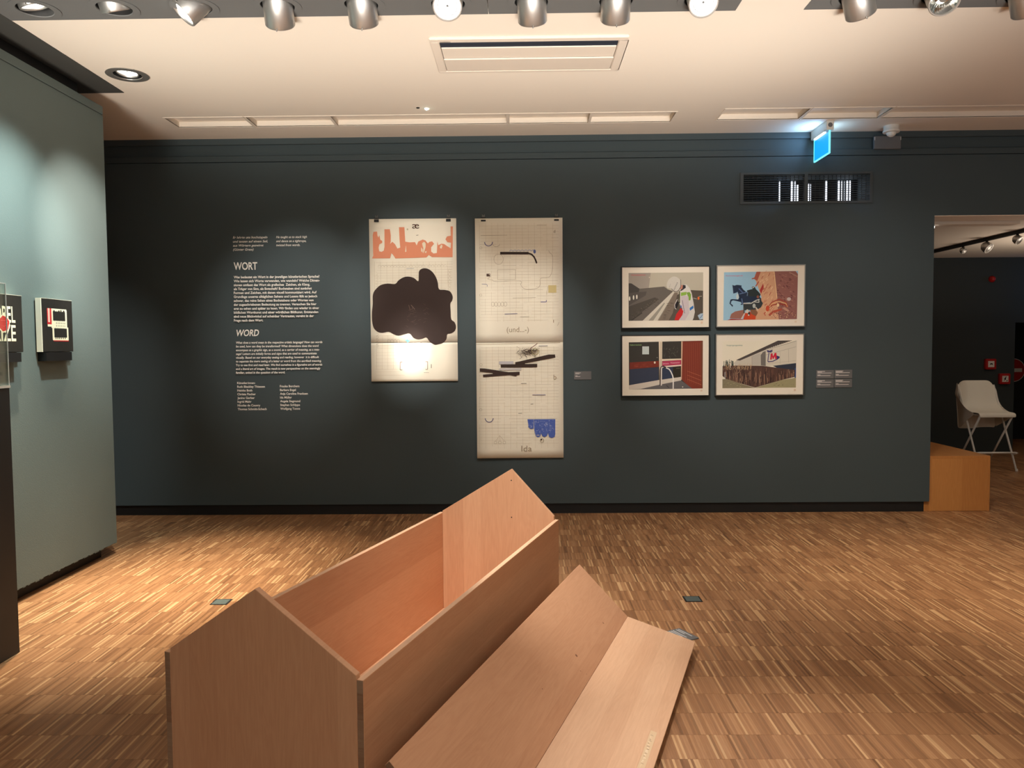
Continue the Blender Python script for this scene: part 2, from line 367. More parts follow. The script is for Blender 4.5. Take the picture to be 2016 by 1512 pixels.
# gray lamp panels with round holes
def plate(xs0, xs1, y0, y1, centres, r, z0, z1):
    """one plate split into cells, each cell with a round hole"""
    bm = bmesh.new(); cuts = [xs0]+[(centres[i]+centres[i+1])/2 for i in range(len(centres)-1)]+[xs1]; n = 32; cyy = LY
    for i, cx in enumerate(centres):
        x0, x1 = cuts[i], cuts[i+1]
        ring = []; outer = []
        for k in range(n):
            t = 2*PI*k/n; dx, dy = math.cos(t), math.sin(t); ring.append((cx+dx*r, cyy+dy*r))
            s_ = min(((x1-cx)/dx if dx>1e-9 else (x0-cx)/dx if dx<-1e-9 else 1e9), ((y1-cyy)/dy if dy>1e-9 else (y0-cyy)/dy if dy<-1e-9 else 1e9))
            outer.append((cx+dx*s_, cyy+dy*s_))
        R0=[bm.verts.new((*p_,z0)) for p_ in ring]; O0=[bm.verts.new((*p_,z0)) for p_ in outer]; R1=[bm.verts.new((*p_,z1)) for p_ in ring]
        for k in range(n):
            k2=(k+1)%n; f=[R0[k],O0[k]]; a,b = outer[k],outer[k2]
            if abs(a[0]-b[0])>1e-6 and abs(a[1]-b[1])>1e-6:
                corner=(x1 if (a[0]+b[0])/2>cx else x0, y1 if (a[1]+b[1])/2>cyy else y0); f.append(bm.verts.new((*corner,z0)))
            f += [O0[k2],R0[k2]]; bm.faces.new(f); bm.faces.new((R0[k],R0[k2],R1[k2],R1[k]))
    o = MB(); o.bm.free(); o.bm = bm; return o
LY = 3.857
LX = [-2.397,-2.001,-1.603,-1.192,-.779,-.352,.056,.470,.886]; LX2 = [1.64,2.044,2.45]
for a,b,cs in ((-2.94,-.16,LX[:6]),(-.157,1.087,LX[6:]),(1.43,4.9,LX2)):
    structure(plate(a,b,3.2,3.985,cs,.082,HC-.002,HC+.05),'ceiling_panel',M['grey'],ceiling)

# ================================================================== DOWNLIGHTS
def downlight(x, d, label, lit=False, out=.105, ring=True, y=LY, z=HC-.002, r=.073, ringmat='grey', rr=.115):
    t = thing('ceiling_spotlight', label, 'spotlight', (x,y,z), 0, 'downlights set in the ceiling panels'); d = Vector(d).normalized()
    MB().lathe((0,0,0),(0,0,1),[(.083,-.001),(rr,-.001),(rr+.001,-.0035),(.084,-.0045),(.083,-.001)],40).build('trim_ring',M[ringmat],t)
    MB().lathe((0,0,0),(0,0,1),[(.0812,.0),(.0812,.16),(.0,.16)],32).build('can',M['hole'],t)
    b = MB().lathe((0,0,.022), d, [(.0,-.07),(r*.7,-.07),(r,-.05),(r,out-.004),(r-.003,out),(r-.008,out),(r-.009,out-.012)],36).build('barrel',M['metal'],t)
    c = Vector((0,0,.022))
    if lit:
        MB().lathe(c, d, [(r-.009,out-.012),(.0,out-.013)],32).build('lens',M['lens'],b)
        MB().lathe(c, d, [(r-.024,out-.0112),(r-.027,out-.0112)],32).build('lens_ring',M['tag'],b); MB().lathe(c, d, [(.006,out-.0115),(.0,out-.0115)],16).build('bulb_cap',M['tag'],b)
    else:
        MB().lathe(c, d, [(r-.009,out-.012),(.035,out-.05),(.02,out-.055)],32).build('reflector',M['chrome'],b)
        MB().lathe(c, d, [(.02,out-.056),(.018,out-.03),(.0,out-.026)],16).build('bulb',M['lens_off'],b)
    side = d.cross(Vector((1,0,0))).normalized()
    if side.y<0: side = -side
    e = c+d*(out-.008)-side*(r)
    MB().cyl(e, e-side*.012+d*.006, .003, 8).build('set_screw',M['metal'],b)
    return t, Vector((x,y,z))+c+d*(out+.02), d
pos = [
 (LX[0],(.2,.25,-.9),True,.012,'lit downlight nearest the left wall, glaring and nearly flush'),
 (LX[1],(.12,.45,-.88),False,.035,'dull unlit looking downlight second from the left wall, barely sticking out'),
 (LX[2],(-.62,-.25,-.74),True,.085,'lit downlight third from the left wall, turned toward the left wall'),
 (LX[3],(-.10,.62,-.66),False,.115,'barrel downlight above the wall text, its back to the room'),
 (LX[4],(-.02,.62,-.66),False,.115,'barrel downlight right of the one above the text, aimed at the black cloud print'),
 (LX[5],(.02,-.66,-.70),True,.09,'lit downlight facing the room, above the left end of the air conditioner'),
 (LX[6],(.06,.62,-.66),False,.115,'barrel downlight above the middle of the air conditioner, back to the room'),
 (LX[7],(.04,.62,-.66),False,.115,'barrel downlight above the right end of the air conditioner, back to the room'),
 (LX[8],(-.03,-.66,-.70),True,.09,'lit downlight facing the room at the right end of the long grey panel'),
 (LX2[0],(.42,.50,-.72),False,.11,'barrel downlight at the left end of the right grey panel, leaning right'),
 (LX2[1],(-.12,-.62,-.72),False,.10,'unlit downlight with open reflector facing the room in the right grey panel'),
 (LX2[2],(.45,.45,-.72),False,.11,'barrel downlight cut by the right edge of the photo'),
]
L = {}
for i,(x,d,lit,out,lab) in enumerate(pos): L[i] = downlight(x,d,lab,lit,out)
t = downlight(-2.41,(-.05,-.12,-1),'lit recessed spotlight alone in the white ceiling by the dark strip',True,.014,y=4.775,z=HC-.002,r=.068,ringmat='metal',rr=.122)[0]
t['group'] = 'recessed spotlights'; del t['group']
# beams of the lamps
def beam(i, tgt, power, deg, blend=.7, col=NEUT, size=.025): spot(tuple(L[i][1]), tgt, power, deg, blend, col, size)
beam(3,(-1.85,D,1.58), 155, 36, .9)
beam(4,(-.88,D,1.32), 210, 15, 1.,size=.04); spot(tuple(L[4][1]),(-.90,D,1.33), 520, 7.5, 1., NEUT, .04); spot(tuple(L[4][1]),(-.85,D,1.85),110,34,.9)
beam(6,(-.02,D,1.34), 130, 34, .9)
beam(7,(1.45,D,1.50), 128, 36, .9)
beam(9,(2.9,D,1.5), 64, 46, 1.)
beam(0,(-2.12,3.95,0), 500, 46, 1, WARM)
beam(2,(-2.74,3.8,1.4), 20, 60, .9, COOL)
beam(5,(-.1,2.7,.3), 40, 50, .9); beam(8,(.85,2.20,0), 230, 36, 1)
spot((-2.40,4.76,3.03),(-1.95,4.70,0), 420, 44, 1, WARM)

# ================================================================== CEILING FITTINGS
t = thing('air_conditioner','long white ceiling air conditioner cassette with dark louvre slot','air conditioner',(.048,4.53,HC))
X=.545; Y=.262; M['ac'] = paint('beige white air conditioner plastic', (222,208,192), .5)
m_ = MB(); z0,z1=-.014,0
m_.box(-X,X,-Y,-Y+.045,z0,z1).box(-X,X,Y-.03,Y,z0,z1).box(-X,-X+.05,-Y+.045,Y-.03,z0,z1).box(X-.05,X,-Y+.045,Y-.03,z0,z1)
m_.bevel(.004,2).build('frame',M['ac'],t)
MB().box(-X+.05,X-.05,-Y+.045,Y-.03,-.004,0).build('back_plate',M['hole'],t)
for k in range(2):
    a = -Y+.058+k*.038
    MB().prism([(-X+.054,a,-.001),(-X+.054,a+.026,-.010),(-X+.054,a+.028,-.007),(-X+.054,a+.004,-.0005)],(2*X-.108,0,0)).build('louvre',M['louvre'],t)
MB().box(-X+.054,X-.054,-Y+.13,-Y+.28,-.013,-.005).bevel(.002).build('grille_panel',M['ac'],t)
MB().prism([(-X+.054,-Y+.284,-.012),(-X+.054,-Y+.284,-.020),(-X+.054,Y-.034,-.012),(-X+.054,Y-.034,-.006)],(2*X-.108,0,0)).build('flap',M['ac'],t)
MB().box(-.49,-.43,-Y+.046-.012,-Y+.046-.008,-.0150,-.0135).build('indicator',M['hole'],t)
t = thing('emergency_light','tiny glaring emergency light in the ceiling before the slot row','lamp',(-.663,5.514,HC))
MB().lathe((0,0,0),(0,0,-1),[(.0,.004),(.02,.004),(.026,0)],20).build('rim',M['white'],t)
MB().lathe((0,0,-.004),(0,0,-1),[(.013,0),(.011,.006),(.0,.009)],16).build('lens',M['led'],t)
tag(MB().lathe((-.723,5.50,HC),(0,0,-1),[(.0,.004),(.011,.004),(.013,0)],16).build('ceiling_sensor',M['hole']),'small dark sensor dot in the ceiling left of the glaring light','sensor')
t = thing('exit_sign','glowing blue exit sign hanging from the ceiling edge on','sign',(2.335,6.09,HC))
MB().box(-.028,.028,-.165,.15,-.07,0).bevel(.003).build('housing',M['white'],t)
MB().box(-.024,-.006,-.10,.10,-.078,-.070).build('light_tube',M['exit_t'],t)
p_ = MB().box(-.004,.004,-.15,.14,-.235,-.080).build('panel',M['exit'],t)
MB().box(-.006,.006,-.158,-.150,-.243,-.072).box(-.006,.006,.14,.148,-.243,-.072).box(-.006,.006,-.15,.14,-.243,-.235).build('panel_edge',M['exit_e'],p_)
s_ = MB().lathe((0,-.1655,-.034),(0,-1,0),[(.0,.0008),(.017,.0008),(.017,0)],20).build('test_mark',M['tag'],t)
area((2.29,6.09,2.97),(1.5,6.09,3.2), 1.1, .2, .05, (.3,.6,1)); area((2.38,6.09,2.97),(3.1,6.09,3.2), .35, .2, .05, (.45,.75,1))
spot((2.33,6.0,2.80),(2.05,D,2.6), 2.2, 34, .7, (.25,.5,1), .01); spot((2.33,6.0,2.80),(2.62,D,2.6), 1.8, 34, .7, (.25,.5,1), .01)
t = thing('motion_sensor','round white motion detector on the ceiling right of the exit sign','sensor',(2.875,6.10,HC))
MB().lathe((0,0,0),(0,0,-1),[(.056,0),(.056,.03),(.062,.040),(.060,.050),(.040,.052),(.0,.052)],32).build('base',M['white'],t)
MB().lathe((0,0,-.050),(0,0,-1),[(.036,0),(.035,.012),(.027,.024),(.014,.032),(.0,.035)],28).build('dome',M['white'],t)
t = thing('sensor_plate','small grey rectangular plate on the wall behind the motion detector','plate',(2.905,D,2.965))
MB().box(-.105,.105,-.03,-.0045,-.052,.048).bevel(.002).build('plate',M['tag'],t)
for q0 in (-.104,.100): MB().box(q0,q0+.004,-.032,-.030,.015,.040).build('clip',M['white'],t)
# vent grille
t = thing('vent_grille','wide dark double vent grille in the wall below the exit sign','vent grille',(0,D,0))
m_ = MB(); a,b,c,d_ = VX0-.022,VX1+.018,VZ0-.018,VZ1+.016
m_.box(a,b,-.008,0,c,VZ0+.002).box(a,b,-.008,0,VZ1-.002,d_).box(a,VX0+.004,-.008,0,VZ0+.002,VZ1-.002).box(VX1-.004,b,-.008,0,VZ0+.002,VZ1-.002).box(2.262,2.288,-.008,.02,VZ0+.002,VZ1-.002)
m_.build('frame',M['grille'],t)
for k in range(12):
    z = VZ0+.012+k*.0175
    for q0,q1 in ((VX0+.004,2.262),(2.288,VX1-.004)):
        MB().prism([(q0,.001,z),(q0,.016,z+.005),(q0,.016,z+.008),(q0,.001,z+.003)],(q1-q0,0,0)).build('louvre',M['grille'],t)
bk = MB().box(VX0,VX1,.24,.25,VZ0,VZ1).build('back_panel',M['black'],t)
for px,wd,z0 in ((2.066,.007,.0),(2.163,.012,0),(2.187,.010,.0),(2.209,.010,.03),(2.297,.006,.02),(2.316,.006,.02),(2.437,.011,.0),(2.537,.012,0),(2.603,.010,0),(2.625,.010,0),(2.56,.004,0),(2.583,.004,0)):
    px *= 1.0375; px = min(px,VX1-.02)
    MB().box(px-wd/2,px+wd/2,.232,.239,VZ0+.02,VZ1-.008-z0).build('light_gap',M['glow'],bk)
for k in range(30):
    x = VX0+.02+k*.0335
    MB().box(x,x+.003,.03,.036,VZ0+.001,VZ1-.001).build('fin',M['black'],t)

# ================================================================== WALL TEXT
WC = (250,246,236)
def wall_text(lines, x, z_first, pitch, h, widest, label, bold=.01, shear=0, lead=None):
    """z_first = baseline of first line above floor; widest = width of the widest line in metres"""
    ws = []
    for l in lines:
        v,_ = text2d(l,bold,shear); ws.append(max(q.x for q in v)-min(q.x for q in v) if v else 0)
    k = widest/max(ws); d = Draw(.95); dx = .0014
    for i,l in enumerate(lines):
        if l: d.text(l, i*dx*0, -i*pitch, h, WC, width=ws[i]*k, bold=bold, shear=shear)
    o = d.build('wall_text', None, (x, D-.0006, z_first)); return tag(o, label, 'lettering')
wall_text(['Er lehrte uns hochstapeln','und tanzen auf einem Seil,','aus Wörtern gezwirnt','(Günter Grass)'], -2.337, 2.262, .0325, .019, .283, 'four short white italic lines at the top left of the wall text', .012, .25)
wall_text(['He taught us to stack high','and dance on a tightrope,','twisted from words.'], -1.985, 2.262, .0325, .019, .25, 'three short white italic lines at the top right of the wall text', .012, .25)
wall_text(['WORT'], -2.336, 2.011, .03, .062, .192, 'large white upright heading WORT on the dark wall', .018)
GER = ['Was bedeutet ein Wort in der jeweiligen künstlerischen Sprache?','Wie lassen sich Worte verwenden, wie wandeln? Welche Dimen-','sionen umfasst das Wort als grafisches  Zeichen, als Klang,','als Träger von Sinn, als Botschaft? Buchstaben sind zunächst','Formen und Zeichen, mit denen visuell kommuniziert wird. Auf','Grundlage unseres alltäglichen Sehens und Lesens fällt es jedoch','schwer, das reine Sehen eines Buchstabens oder Wortes von','der zugeschriebenen Bedeutung zu trennen. Versuchen Sie hier','erst zu sehen und später zu lesen. Wir finden uns wieder in einer','bildlichen Wortkunst und einer wörtlichen Bildkunst. Entstanden','sind neue Blickwinkel auf scheinbar Vertrautes, vereint in der','Frage nach dem Wort.']
wall_text(GER, -2.338, 1.942, .0319, .020, .700, 'white German paragraph of twelve lines under the heading WORT', .026)
wall_text(['WORD'], -2.327, 1.474, .03, .054, .184, 'large white italic heading WORD on the dark wall', .018, .22)
ENG = ['What does a word mean in the respective artistic language? How can words','be used, how can they be transformed? What dimensions does the word','encompass as a graphic sign, as a sound, as a carrier of meaning, as a mes-','sage? Letters are initially forms and signs that are used to communicate','visually. Based on our everyday seeing and reading, however  it is difficult','to separate the mere seeing of a letter or word from the ascribed meaning.','Try to see first and read later. We find ourselves in a figurative art of words','and a literal art of images. The result is new perspectives on the seemingly','familiar, united in the question of the word.']
wall_text(ENG, -2.333, 1.412, .0305, .018, .706, 'white English paragraph of nine lines under the heading WORD', .024, .12)
wall_text(['Künstler:innen:','Ruth Bleakley Thiessen','Heinke Both','Christa Fischer','Janine Gerber','Ingrid Mahr','Nicolas de Couvry','Thomas Schmitt-Schech'], -2.332, 1.083, .0306, .018, .238, 'left white column of names at the foot of the wall text', .024)
wall_text(['Frauke Borchers','Barbara Engel','Anja Caroline Franksen','Ida Müller','Angela Siegmund','Stephan Schlippe','Wolfgang Tonne'], -1.982, 1.054, .0306, .018, .228, 'right white column of names at the foot of the wall text', .024)

# ================================================================== LONG PAPER PRINTS
INK=(66,52,46); PEN=(205,190,162); PEN2=(170,152,126); BLUE=(70,84,170); OR=(226,146,112)
def sheet_mesh(W_, z0, z1, curl=.0, seam=.0):
    """thin paper, bowed slightly from the wall"""
    bm = bmesh.new(); nx, nz = 6, 14; F=[]; B=[]
    for j in range(nz+1):
        z = z0+(z1-z0)*j/nz; rf=[]; rb=[]
        for i in range(nx+1):
            x = W_*i/nx; y = -.004-seam-curl*(1-j/nz)**3*(1-i/nx)**2
            rf.append(bm.verts.new((x,y,z))); rb.append(bm.verts.new((x,y+.0012,z)))
        F.append(rf); B.append(rb)
    for j in range(nz):
        for i in range(nx):
            bm.faces.new((F[j][i],F[j][i+1],F[j+1][i+1],F[j+1][i])).smooth=True; bm.faces.new((B[j][i],B[j+1][i],B[j+1][i+1],B[j][i+1]))
    for i in range(nx): bm.faces.new((F[0][i],B[0][i],B[0][i+1],F[0][i+1])); bm.faces.new((F[nz][i],F[nz][i+1],B[nz][i+1],B[nz][i]))
    for j in range(nz): bm.faces.new((F[j][0],F[j+1][0],B[j+1][0],B[j][0])); bm.faces.new((F[j][nx],B[j][nx],B[j+1][nx],F[j+1][nx]))
    o = MB(); o.bm.free(); o.bm = bm; return o
def clip(x, z, label):
    t = thing('binder_clip', label, 'clip', (x, D, z), 0, 'binder clips on the hanging papers')
    MB().prism([(-.019,-.020,-.022),(-.019,-.001,-.004),(-.019,-.001,.012),(-.019,-.014,.012)],(.038,0,0)).build('clip_body',M['black'],t)
    for s_ in (-1,1):
        MB().tube([(s_*.003,-.010,.010),(s_*.003,-.008,.028),(s_*.009,-.008,.034),(s_*.010,-.009,.010)],.0014,6).build('wire_handle',M['steel'],t)
# --- left print with the black cloud
PW,PH = .703,1.308
t = thing('hanging_print','hanging cream paper with orange letters and a big black cloud shape','print',(-1.227,D-.012,1.096))
sheet_mesh(PW,.315,PH,0,.0).build('paper_sheet',M['paper'],t)
sheet_mesh(PW,0,.312,.006,0).build('paper_sheet',M['paper'],t)
d = Draw(); d.k = 1
def P(X,Y):      # crop coordinates -> sheet metres
    tt = (Y-92)/1340; xl = 68+34*tt; xr = 795+20*tt; return ((X-xl)/(xr-xl)*PW, (1-tt)*PH)
rnd = random.Random(3)
for i in range(13):
    x = 118+i*50.5; d.line(P(x,442+rnd.uniform(-6,10)), P(x+6,rnd.uniform(640,1100)), .0012, PEN)
for j in range(20):
    y = 447+j*22+rnd.uniform(-3,3); x0 = 110+rnd.uniform(0,40); d.line(P(x0,y), P(x0+rnd.uniform(200,620) if j>8 else 765,y-3), .0011, PEN)
for j in range(14):
    y = 1020+j*28+rnd.uniform(-4,4); d.line(P(125+rnd.uniform(0,20),y), P(rnd.uniform(300,420),y), .001, PEN)
for i in range(6): d.line(P(140+i*46,1050), P(143+i*46,1330), .001, PEN)
for i in range(22):
    c = P(160+i*26,486); d.arc(c[0],c[1],.013,.013,.0012,PEN2 if i%3 else PEN,180,0 if i%2 else 20)
for i in range(4):
    c = P(242+i*26,1097); d.arc(c[0],c[1],.010,.014,.0014,PEN2,0,360)
for i in range(8):
    c = P(135+rnd.uniform(-3,3),540+i*24); d.arc(c[0],c[1],.012,.009,.0011,PEN,-90,90)
    c = P(742,520+i*30); d.arc(c[0],c[1],.012,.011,.0012,PEN,0,330)
for i in range(5):
    c = P(142,1040+i*24); d.arc(c[0],c[1],.012,.010,.0012,PEN2,-90,120)
d.line(P(342,1151),P(395,1149),.002,(120,150,150)); d.line(P(382,501),P(445,500),.0022,(120,125,150))
d.lay()
def Q(X,Y): return P((X/10.61+10)*4.2, (Y/10.61+10)*4.2)
orange = [(140,940),(165,880),(160,800),(150,460),(165,390),(240,385),(250,470),(270,510),(290,460),(310,555),(350,580),(350,620),(290,650),(275,720),(290,795),(340,805),(385,780),(400,700),(395,340),(510,340),(530,470),(530,600),(515,640),(565,600),(620,650),(670,740),(730,720),(715,560),(700,300),(815,300),(835,600),(930,615),(1040,610),(1075,680),(1110,600),(1200,560),(1260,580),(1310,640),(1340,610),(1400,600),(1440,650),(1380,720),(1380,810),(1430,850),(1500,840),(1510,600),(1530,680),(1590,650),(1650,655),(1700,690),(1790,745),(1795,630),(1720,620),(1680,560),(1710,500),(1790,485),(1785,295),(1835,295),(1830,930),(1400,925),(1330,880),(1280,930),(630,945),(590,880),(545,835),(520,940)]
d.poly([Q(*q) for q in orange], OR); d.lay()
PB=(236,222,196)
for hole in ([(1185,640),(1230,605),(1265,640),(1262,720),(1225,840),(1205,840),(1215,740)],[(1170,720),(1200,760),(1205,830),(1170,800)],[(850,670),(860,810),(832,810)],[(1560,720),(1590,665),(1620,690),(1600,750),(1570,745)],[(1260,800),(1285,800),(1275,840),(1250,830)]):
    d.poly([Q(*q) for q in hole], PB)
for a,b in (((1180,600),(1215,840)),((1290,640),(1245,830))): d.line(Q(*a),Q(*b),.004,OR)
d.lay()
c = Q(880,345); d.arc(c[0],c[1],.005,.005,.0025,(140,130,80),0,360); d.line(Q(1065,472),Q(1110,466),.003,(90,80,60))
c = Q(980,330); d.text('æ', c[0], c[1], .056, (84,56,42), width=.055)
cloud = [(130,668),(170,634),(230,622),(290,626),(320,595),(365,570),(410,567),(450,580),(482,605),(486,560),(490,520),(520,500),(560,503),(600,530),(630,575),(645,620),(655,672),(700,678),(745,690),(768,730),(765,765),(750,792),(752,850),(758,920),(785,945),(797,985),(785,1020),(755,1038),(725,1045),(718,1085),(690,1115),(650,1127),(620,1130),(580,1105),(553,1070),(520,1080),(480,1085),(445,1070),(412,1035),(370,1042),(320,1053),(280,1040),(240,1020),(190,1028),(150,1020),(115,985),(102,930),(100,860),(106,790),(105,730),(112,695)]
d.poly([tuple(q) for q in smooth([P(*q) for q in cloud],3)], (62,49,45)); d.lay()
for i in range(26):   # scratches and worn streaks in the ink
    x = rnd.uniform(380,560); y = rnd.uniform(780,980); a = rnd.uniform(-1,1); d.line(P(x,y),P(x+28*math.cos(a),y+20*math.sin(a)),.0016,(96,76,68))
d.line(P(404,800),P(418,842),.004,(110,88,78)); d.line(P(424,800),P(454,835),.005,(118,98,88)); d.line(P(440,812),P(430,840),.004,(104,84,76))
for a in ((385,1093),(397,1104),(408,1097),(396,1090)): c = P(*a); d.ell(c[0],c[1],.006,.006,(120,200,205))
d.lay()
BR=(120,90,72)
d.path([P(356,1272),P(338,1272),P(338,1338),P(356,1338)],.004,BR); d.path([P(546,1270),P(564,1270),P(564,1334),P(546,1334)],.004,BR)
c = P(592,1324); d.text('1',c[0],c[1],.034,BR); c = P(436,1300); d.text('und',c[0],c[1],.012,(196,186,160),width=.05)
for i in range(4): c = P(538+i*11,1361); d.ell(c[0],c[1],.003,.002,BR)
d.build('print_image',t,(0,-.0052,0),warp=lambda x,z: -.006*max(0,1-z/.312)**3*max(0,1-x/PW)**2 if z<.312 else 0)
clip(-1.227+.060,2.401,'left binder clip on the paper with the black cloud')
clip(-1.227+.640,2.400,'right binder clip on the paper with the black cloud')
# --- long print
PW2,PH2 = .703,1.936
t = thing('hanging_print','longest hanging cream paper with grid lines, black bars and blue brush patch','print',(-.374,D-.012,.464))
sheet_mesh(PW2,.94,PH2,0,.0016).build('paper_sheet',M['paper'],t)
sheet_mesh(PW2,0,.944,.012,0).build('paper_sheet',M['paper'],t)
d = Draw(); d.k = 1
def G(X,Y,lower=False):
    x = 920+X/5.815; y = (660 if lower else 410)+Y/5.815; tt = (y-430.5)/(901-430.5); xl = 934+7*tt; xr = 1107+2*tt
    return ((x-xl)/(xr-xl)*PW2, (1-tt)*PH2)
for i in range(13):
    x = 135+i*70
    y = 170+rnd.uniform(0,20)
    while y<1240:
        y2 = y+rnd.uniform(120,460); d.line(G(x,y),G(x+(y2-y)*.012,min(y2,1290)),.0011,PEN); y = y2+rnd.uniform(0,60)
    y = 120
    while y<1300:
        y2 = y+rnd.uniform(120,460); d.line(G(x+12,y,True),G(x+12+(y2-y)*.012,min(y2,1290),True),.0011,PEN); y = y2+rnd.uniform(0,60)
for j in range(32):
    for low in (False,True):
        y = (205 if not low else 130)+j*(34.5 if not low else 35.5)
        x = 130+rnd.uniform(0,30)
        while x<1000:
            x2 = min(1045,x+rnd.uniform(160,620)); d.line(G(x,y,low),G(x2,y+rnd.uniform(-2,2),low),.0011,PEN if rnd.random()<.8 else PEN2); x = x2+rnd.uniform(10,120)
# pencil outlines
d.path([G(*q) for q in smooth([(270,770),(290,815),(330,830),(600,828),(610,870),(640,910),(690,925),(800,912),(832,870),(838,800),(930,790),(968,720),(975,560),(940,515),(860,505)],3)[:-3]],.002,PEN2)
c = G(356,580); d.arc(c[0],c[1],.038,.042,.0018,PEN2,0,360)
for i in range(5): c = G(292+i*36,1090); d.arc(c[0],c[1],.012,.018,.0018,PEN2,0,360)
d.path([G(345,700),G(550,700),G(550,810),G(345,810)],.0018,PEN2,True)
for y in (450,985): c = G(153,y); d.arc(c[0],c[1],.009,.009,.0015,PEN2,0,360)
for y in (325,842): c = G(160,y,True); d.arc(c[0],c[1],.010,.010,.0015,PEN2,0,360)
for i in range(3): c = G(328+i*50,1220,True); s_=.010; d.path([(c[0]-s_,c[1]-s_),(c[0]+s_,c[1]-s_),(c[0]+s_,c[1]+s_),(c[0]-s_,c[1]+s_)],.0014,PEN2,True)
for i in range(3): d.line(G(375,1140,True),G(328+i*52,1205,True),.0012,PEN2)
d.path([G(920,895),G(905,990)],.002,PEN2); d.line(G(520,1022),G(780,1018),.0022,PEN2); d.line(G(605,1237),G(708,1237),.002,(120,110,90)); d.line(G(795,200),G(902,200),.002,PEN2); d.line(G(150,312),G(455,310),.002,PEN2)
d.lay()
a=G(925,880); b=G(1018,965); d.poly([a,(b[0],a[1]),b,(a[0],b[1])],(214,196,140))
d.lay()
for X_,Y_,lo in ((240,385,False),(256,940,True)): c = G(X_,Y_,lo); d.arc(c[0],c[1],.032,.032,.0055,(84,84,130),180,360)
c = G(328,400); d.arc(c[0],c[1],.030,.028,.002,PEN2,190,350)
for i in range(7): c = G(500+i*42,494); d.arc(c[0],c[1],.012,.010,.003,(120,140,200),0,180)
a = G(768,498); d.ell(a[0],a[1],.010,.016,(110,124,180)); d.lay()
d.poly([G(374,498),G(700,502),G(700,530),G(374,527)],INK)
d.path([G(695,516),G(735,530),G(762,558),G(780,595),G(790,622)],.0125,INK)
for q in ((735,530),(762,558),(780,595),(790,624)): c = G(*q); d.ell(c[0],c[1],.0062,.0062,INK)
a=G(218,744); b=G(260,774); d.poly([a,(b[0],a[1]),b,(a[0],b[1])],(90,70,60)); d.lay()
c=G(246,750); d.rect(c[0],c[0]+.006,c[1]-.006,c[1],(225,210,180))
d.path([G(165,860),G(215,862),G(228,872),G(226,890)],.003,(90,86,140)); d.path([G(838,1068),G(903,1068),G(903,1048)],.005,(90,86,140)); d.line(G(428,1204),G(572,1199),.004,(84,76,130))
d.line(G(985,1272),G(985,1305),.006,PEN2); d.line(G(1048,1300),G(1030,1340),.002,PEN2)
c = G(452,1408); d.text('(und...-)',c[0],c[1],.044,PEN2,width=.178); c = G(985,290); d.text('d',c[0],c[1],.026,PEN2)
c = G(985,500,True); d.text('b',c[0],c[1],.042,PEN2); c = G(622,1325,True); d.text('Ida',c[0],c[1],.050,PEN2,width=.085)
d.line(G(98,90,True),G(1060,80,True),.0024,(176,158,126))
# hatch of dark twigs
for i in range(150):
    x = rnd.gauss(690,62); y = 185+rnd.gauss(0,20)-.05*(x-690); a = rnd.gauss(-.05,.6); l = rnd.uniform(20,60)
    if 540<x<830 and 140<y<235: d.line(G(x,y,True),G(x+l*math.cos(a),y+l*math.sin(a),True),.0016,(70,58,50) if rnd.random()<.7 else (110,92,80))
d.line(G(715,150,True),G(800,86,True),.0035,(110,50,40)); c=G(775,178,True); d.arc(c[0],c[1],.026,.026,.003,(190,180,120),0,360)
d.line(G(565,118,True),G(610,148,True),.0018,PEN2); d.line(G(815,116,True),G(918,114,True),.0035,(120,120,150)); d.line(G(600,262,True),G(630,238,True),.002,INK)
d.lay()
a=G(365,288,True); b=G(530,322,True); d.poly([a,(b[0],a[1]),b,(a[0],b[1])],(200,196,200)); a=G(370,365,True); b=G(620,390,True); d.poly([a,(b[0],a[1]),b,(a[0],b[1])],(206,200,196)); d.lay()
for poly in ([(550,298),(600,290),(930,214),(1002,214),(1006,248),(660,312),(660,320),(800,320),(800,358),(385,358),(385,326),(550,322)],
             [(146,366),(200,368),(475,412),(600,408),(600,442),(565,450),(560,462),(490,446),(320,458),(184,468),(182,438),(295,430),(290,420),(146,404)]):
    d.poly([G(*q,True) for q in poly], INK)
d.line(G(745,676,True),G(895,676,True),.004,(90,76,130)); d.line(G(615,544,True),G(678,544,True),.003,(110,100,90)); d.line(G(725,782,True),G(755,780,True),.003,(110,100,90)); d.line(G(585,886,True),G(628,886,True),.003,(110,100,90))
BL=(84,106,182)
for poly in ([(690,955),(760,955),(760,1062),(725,1066),(705,1050)],[(762,955),(1005,955),(1005,1130),(998,1160),(965,1172),(935,1160),(922,1110),(912,1145),(885,1162),(860,1150),(845,1115),(836,1150),(810,1164),(785,1148),(768,1080)]):
    d.poly([G(*q,True) for q in poly], BL)
d.lay()
for i in range(120):
    x = rnd.uniform(700,990); y = rnd.uniform(965,1110)
    if 748<x<770: continue
    h_ = rnd.random()<.5
    if x<755: y = min(y,1035)
    d.line(G(x,y,True),G(x+(rnd.uniform(8,26) if h_ else 0),y+(0 if h_ else rnd.uniform(8,24)),True),rnd.choice((.001,.002,.003)),rnd.choice(((170,182,214),(132,150,204),(190,196,214),(60,80,160))))
d.lay()
c=G(810,1145,True); d.ell(c[0],c[1]+.002,.014,.006,(225,215,190),0,180); c=G(855,1200,True); d.arc(c[0],c[1],.014,.016,.0025,(120,100,80),0,360); c=G(848,1190,True); d.ell(c[0],c[1],.006,.006,(60,40,36))
d.build('print_image',t,(0,-.0066,0),warp=lambda x,z: (-.012*max(0,1-z/.944)**3*max(0,1-x/PW2)**2-.0006) if z<.944 else 0)
clip(-.374+.068,2.398,'left binder clip on the longest paper')
clip(-.374+.655,2.397,'right binder clip on the longest paper')

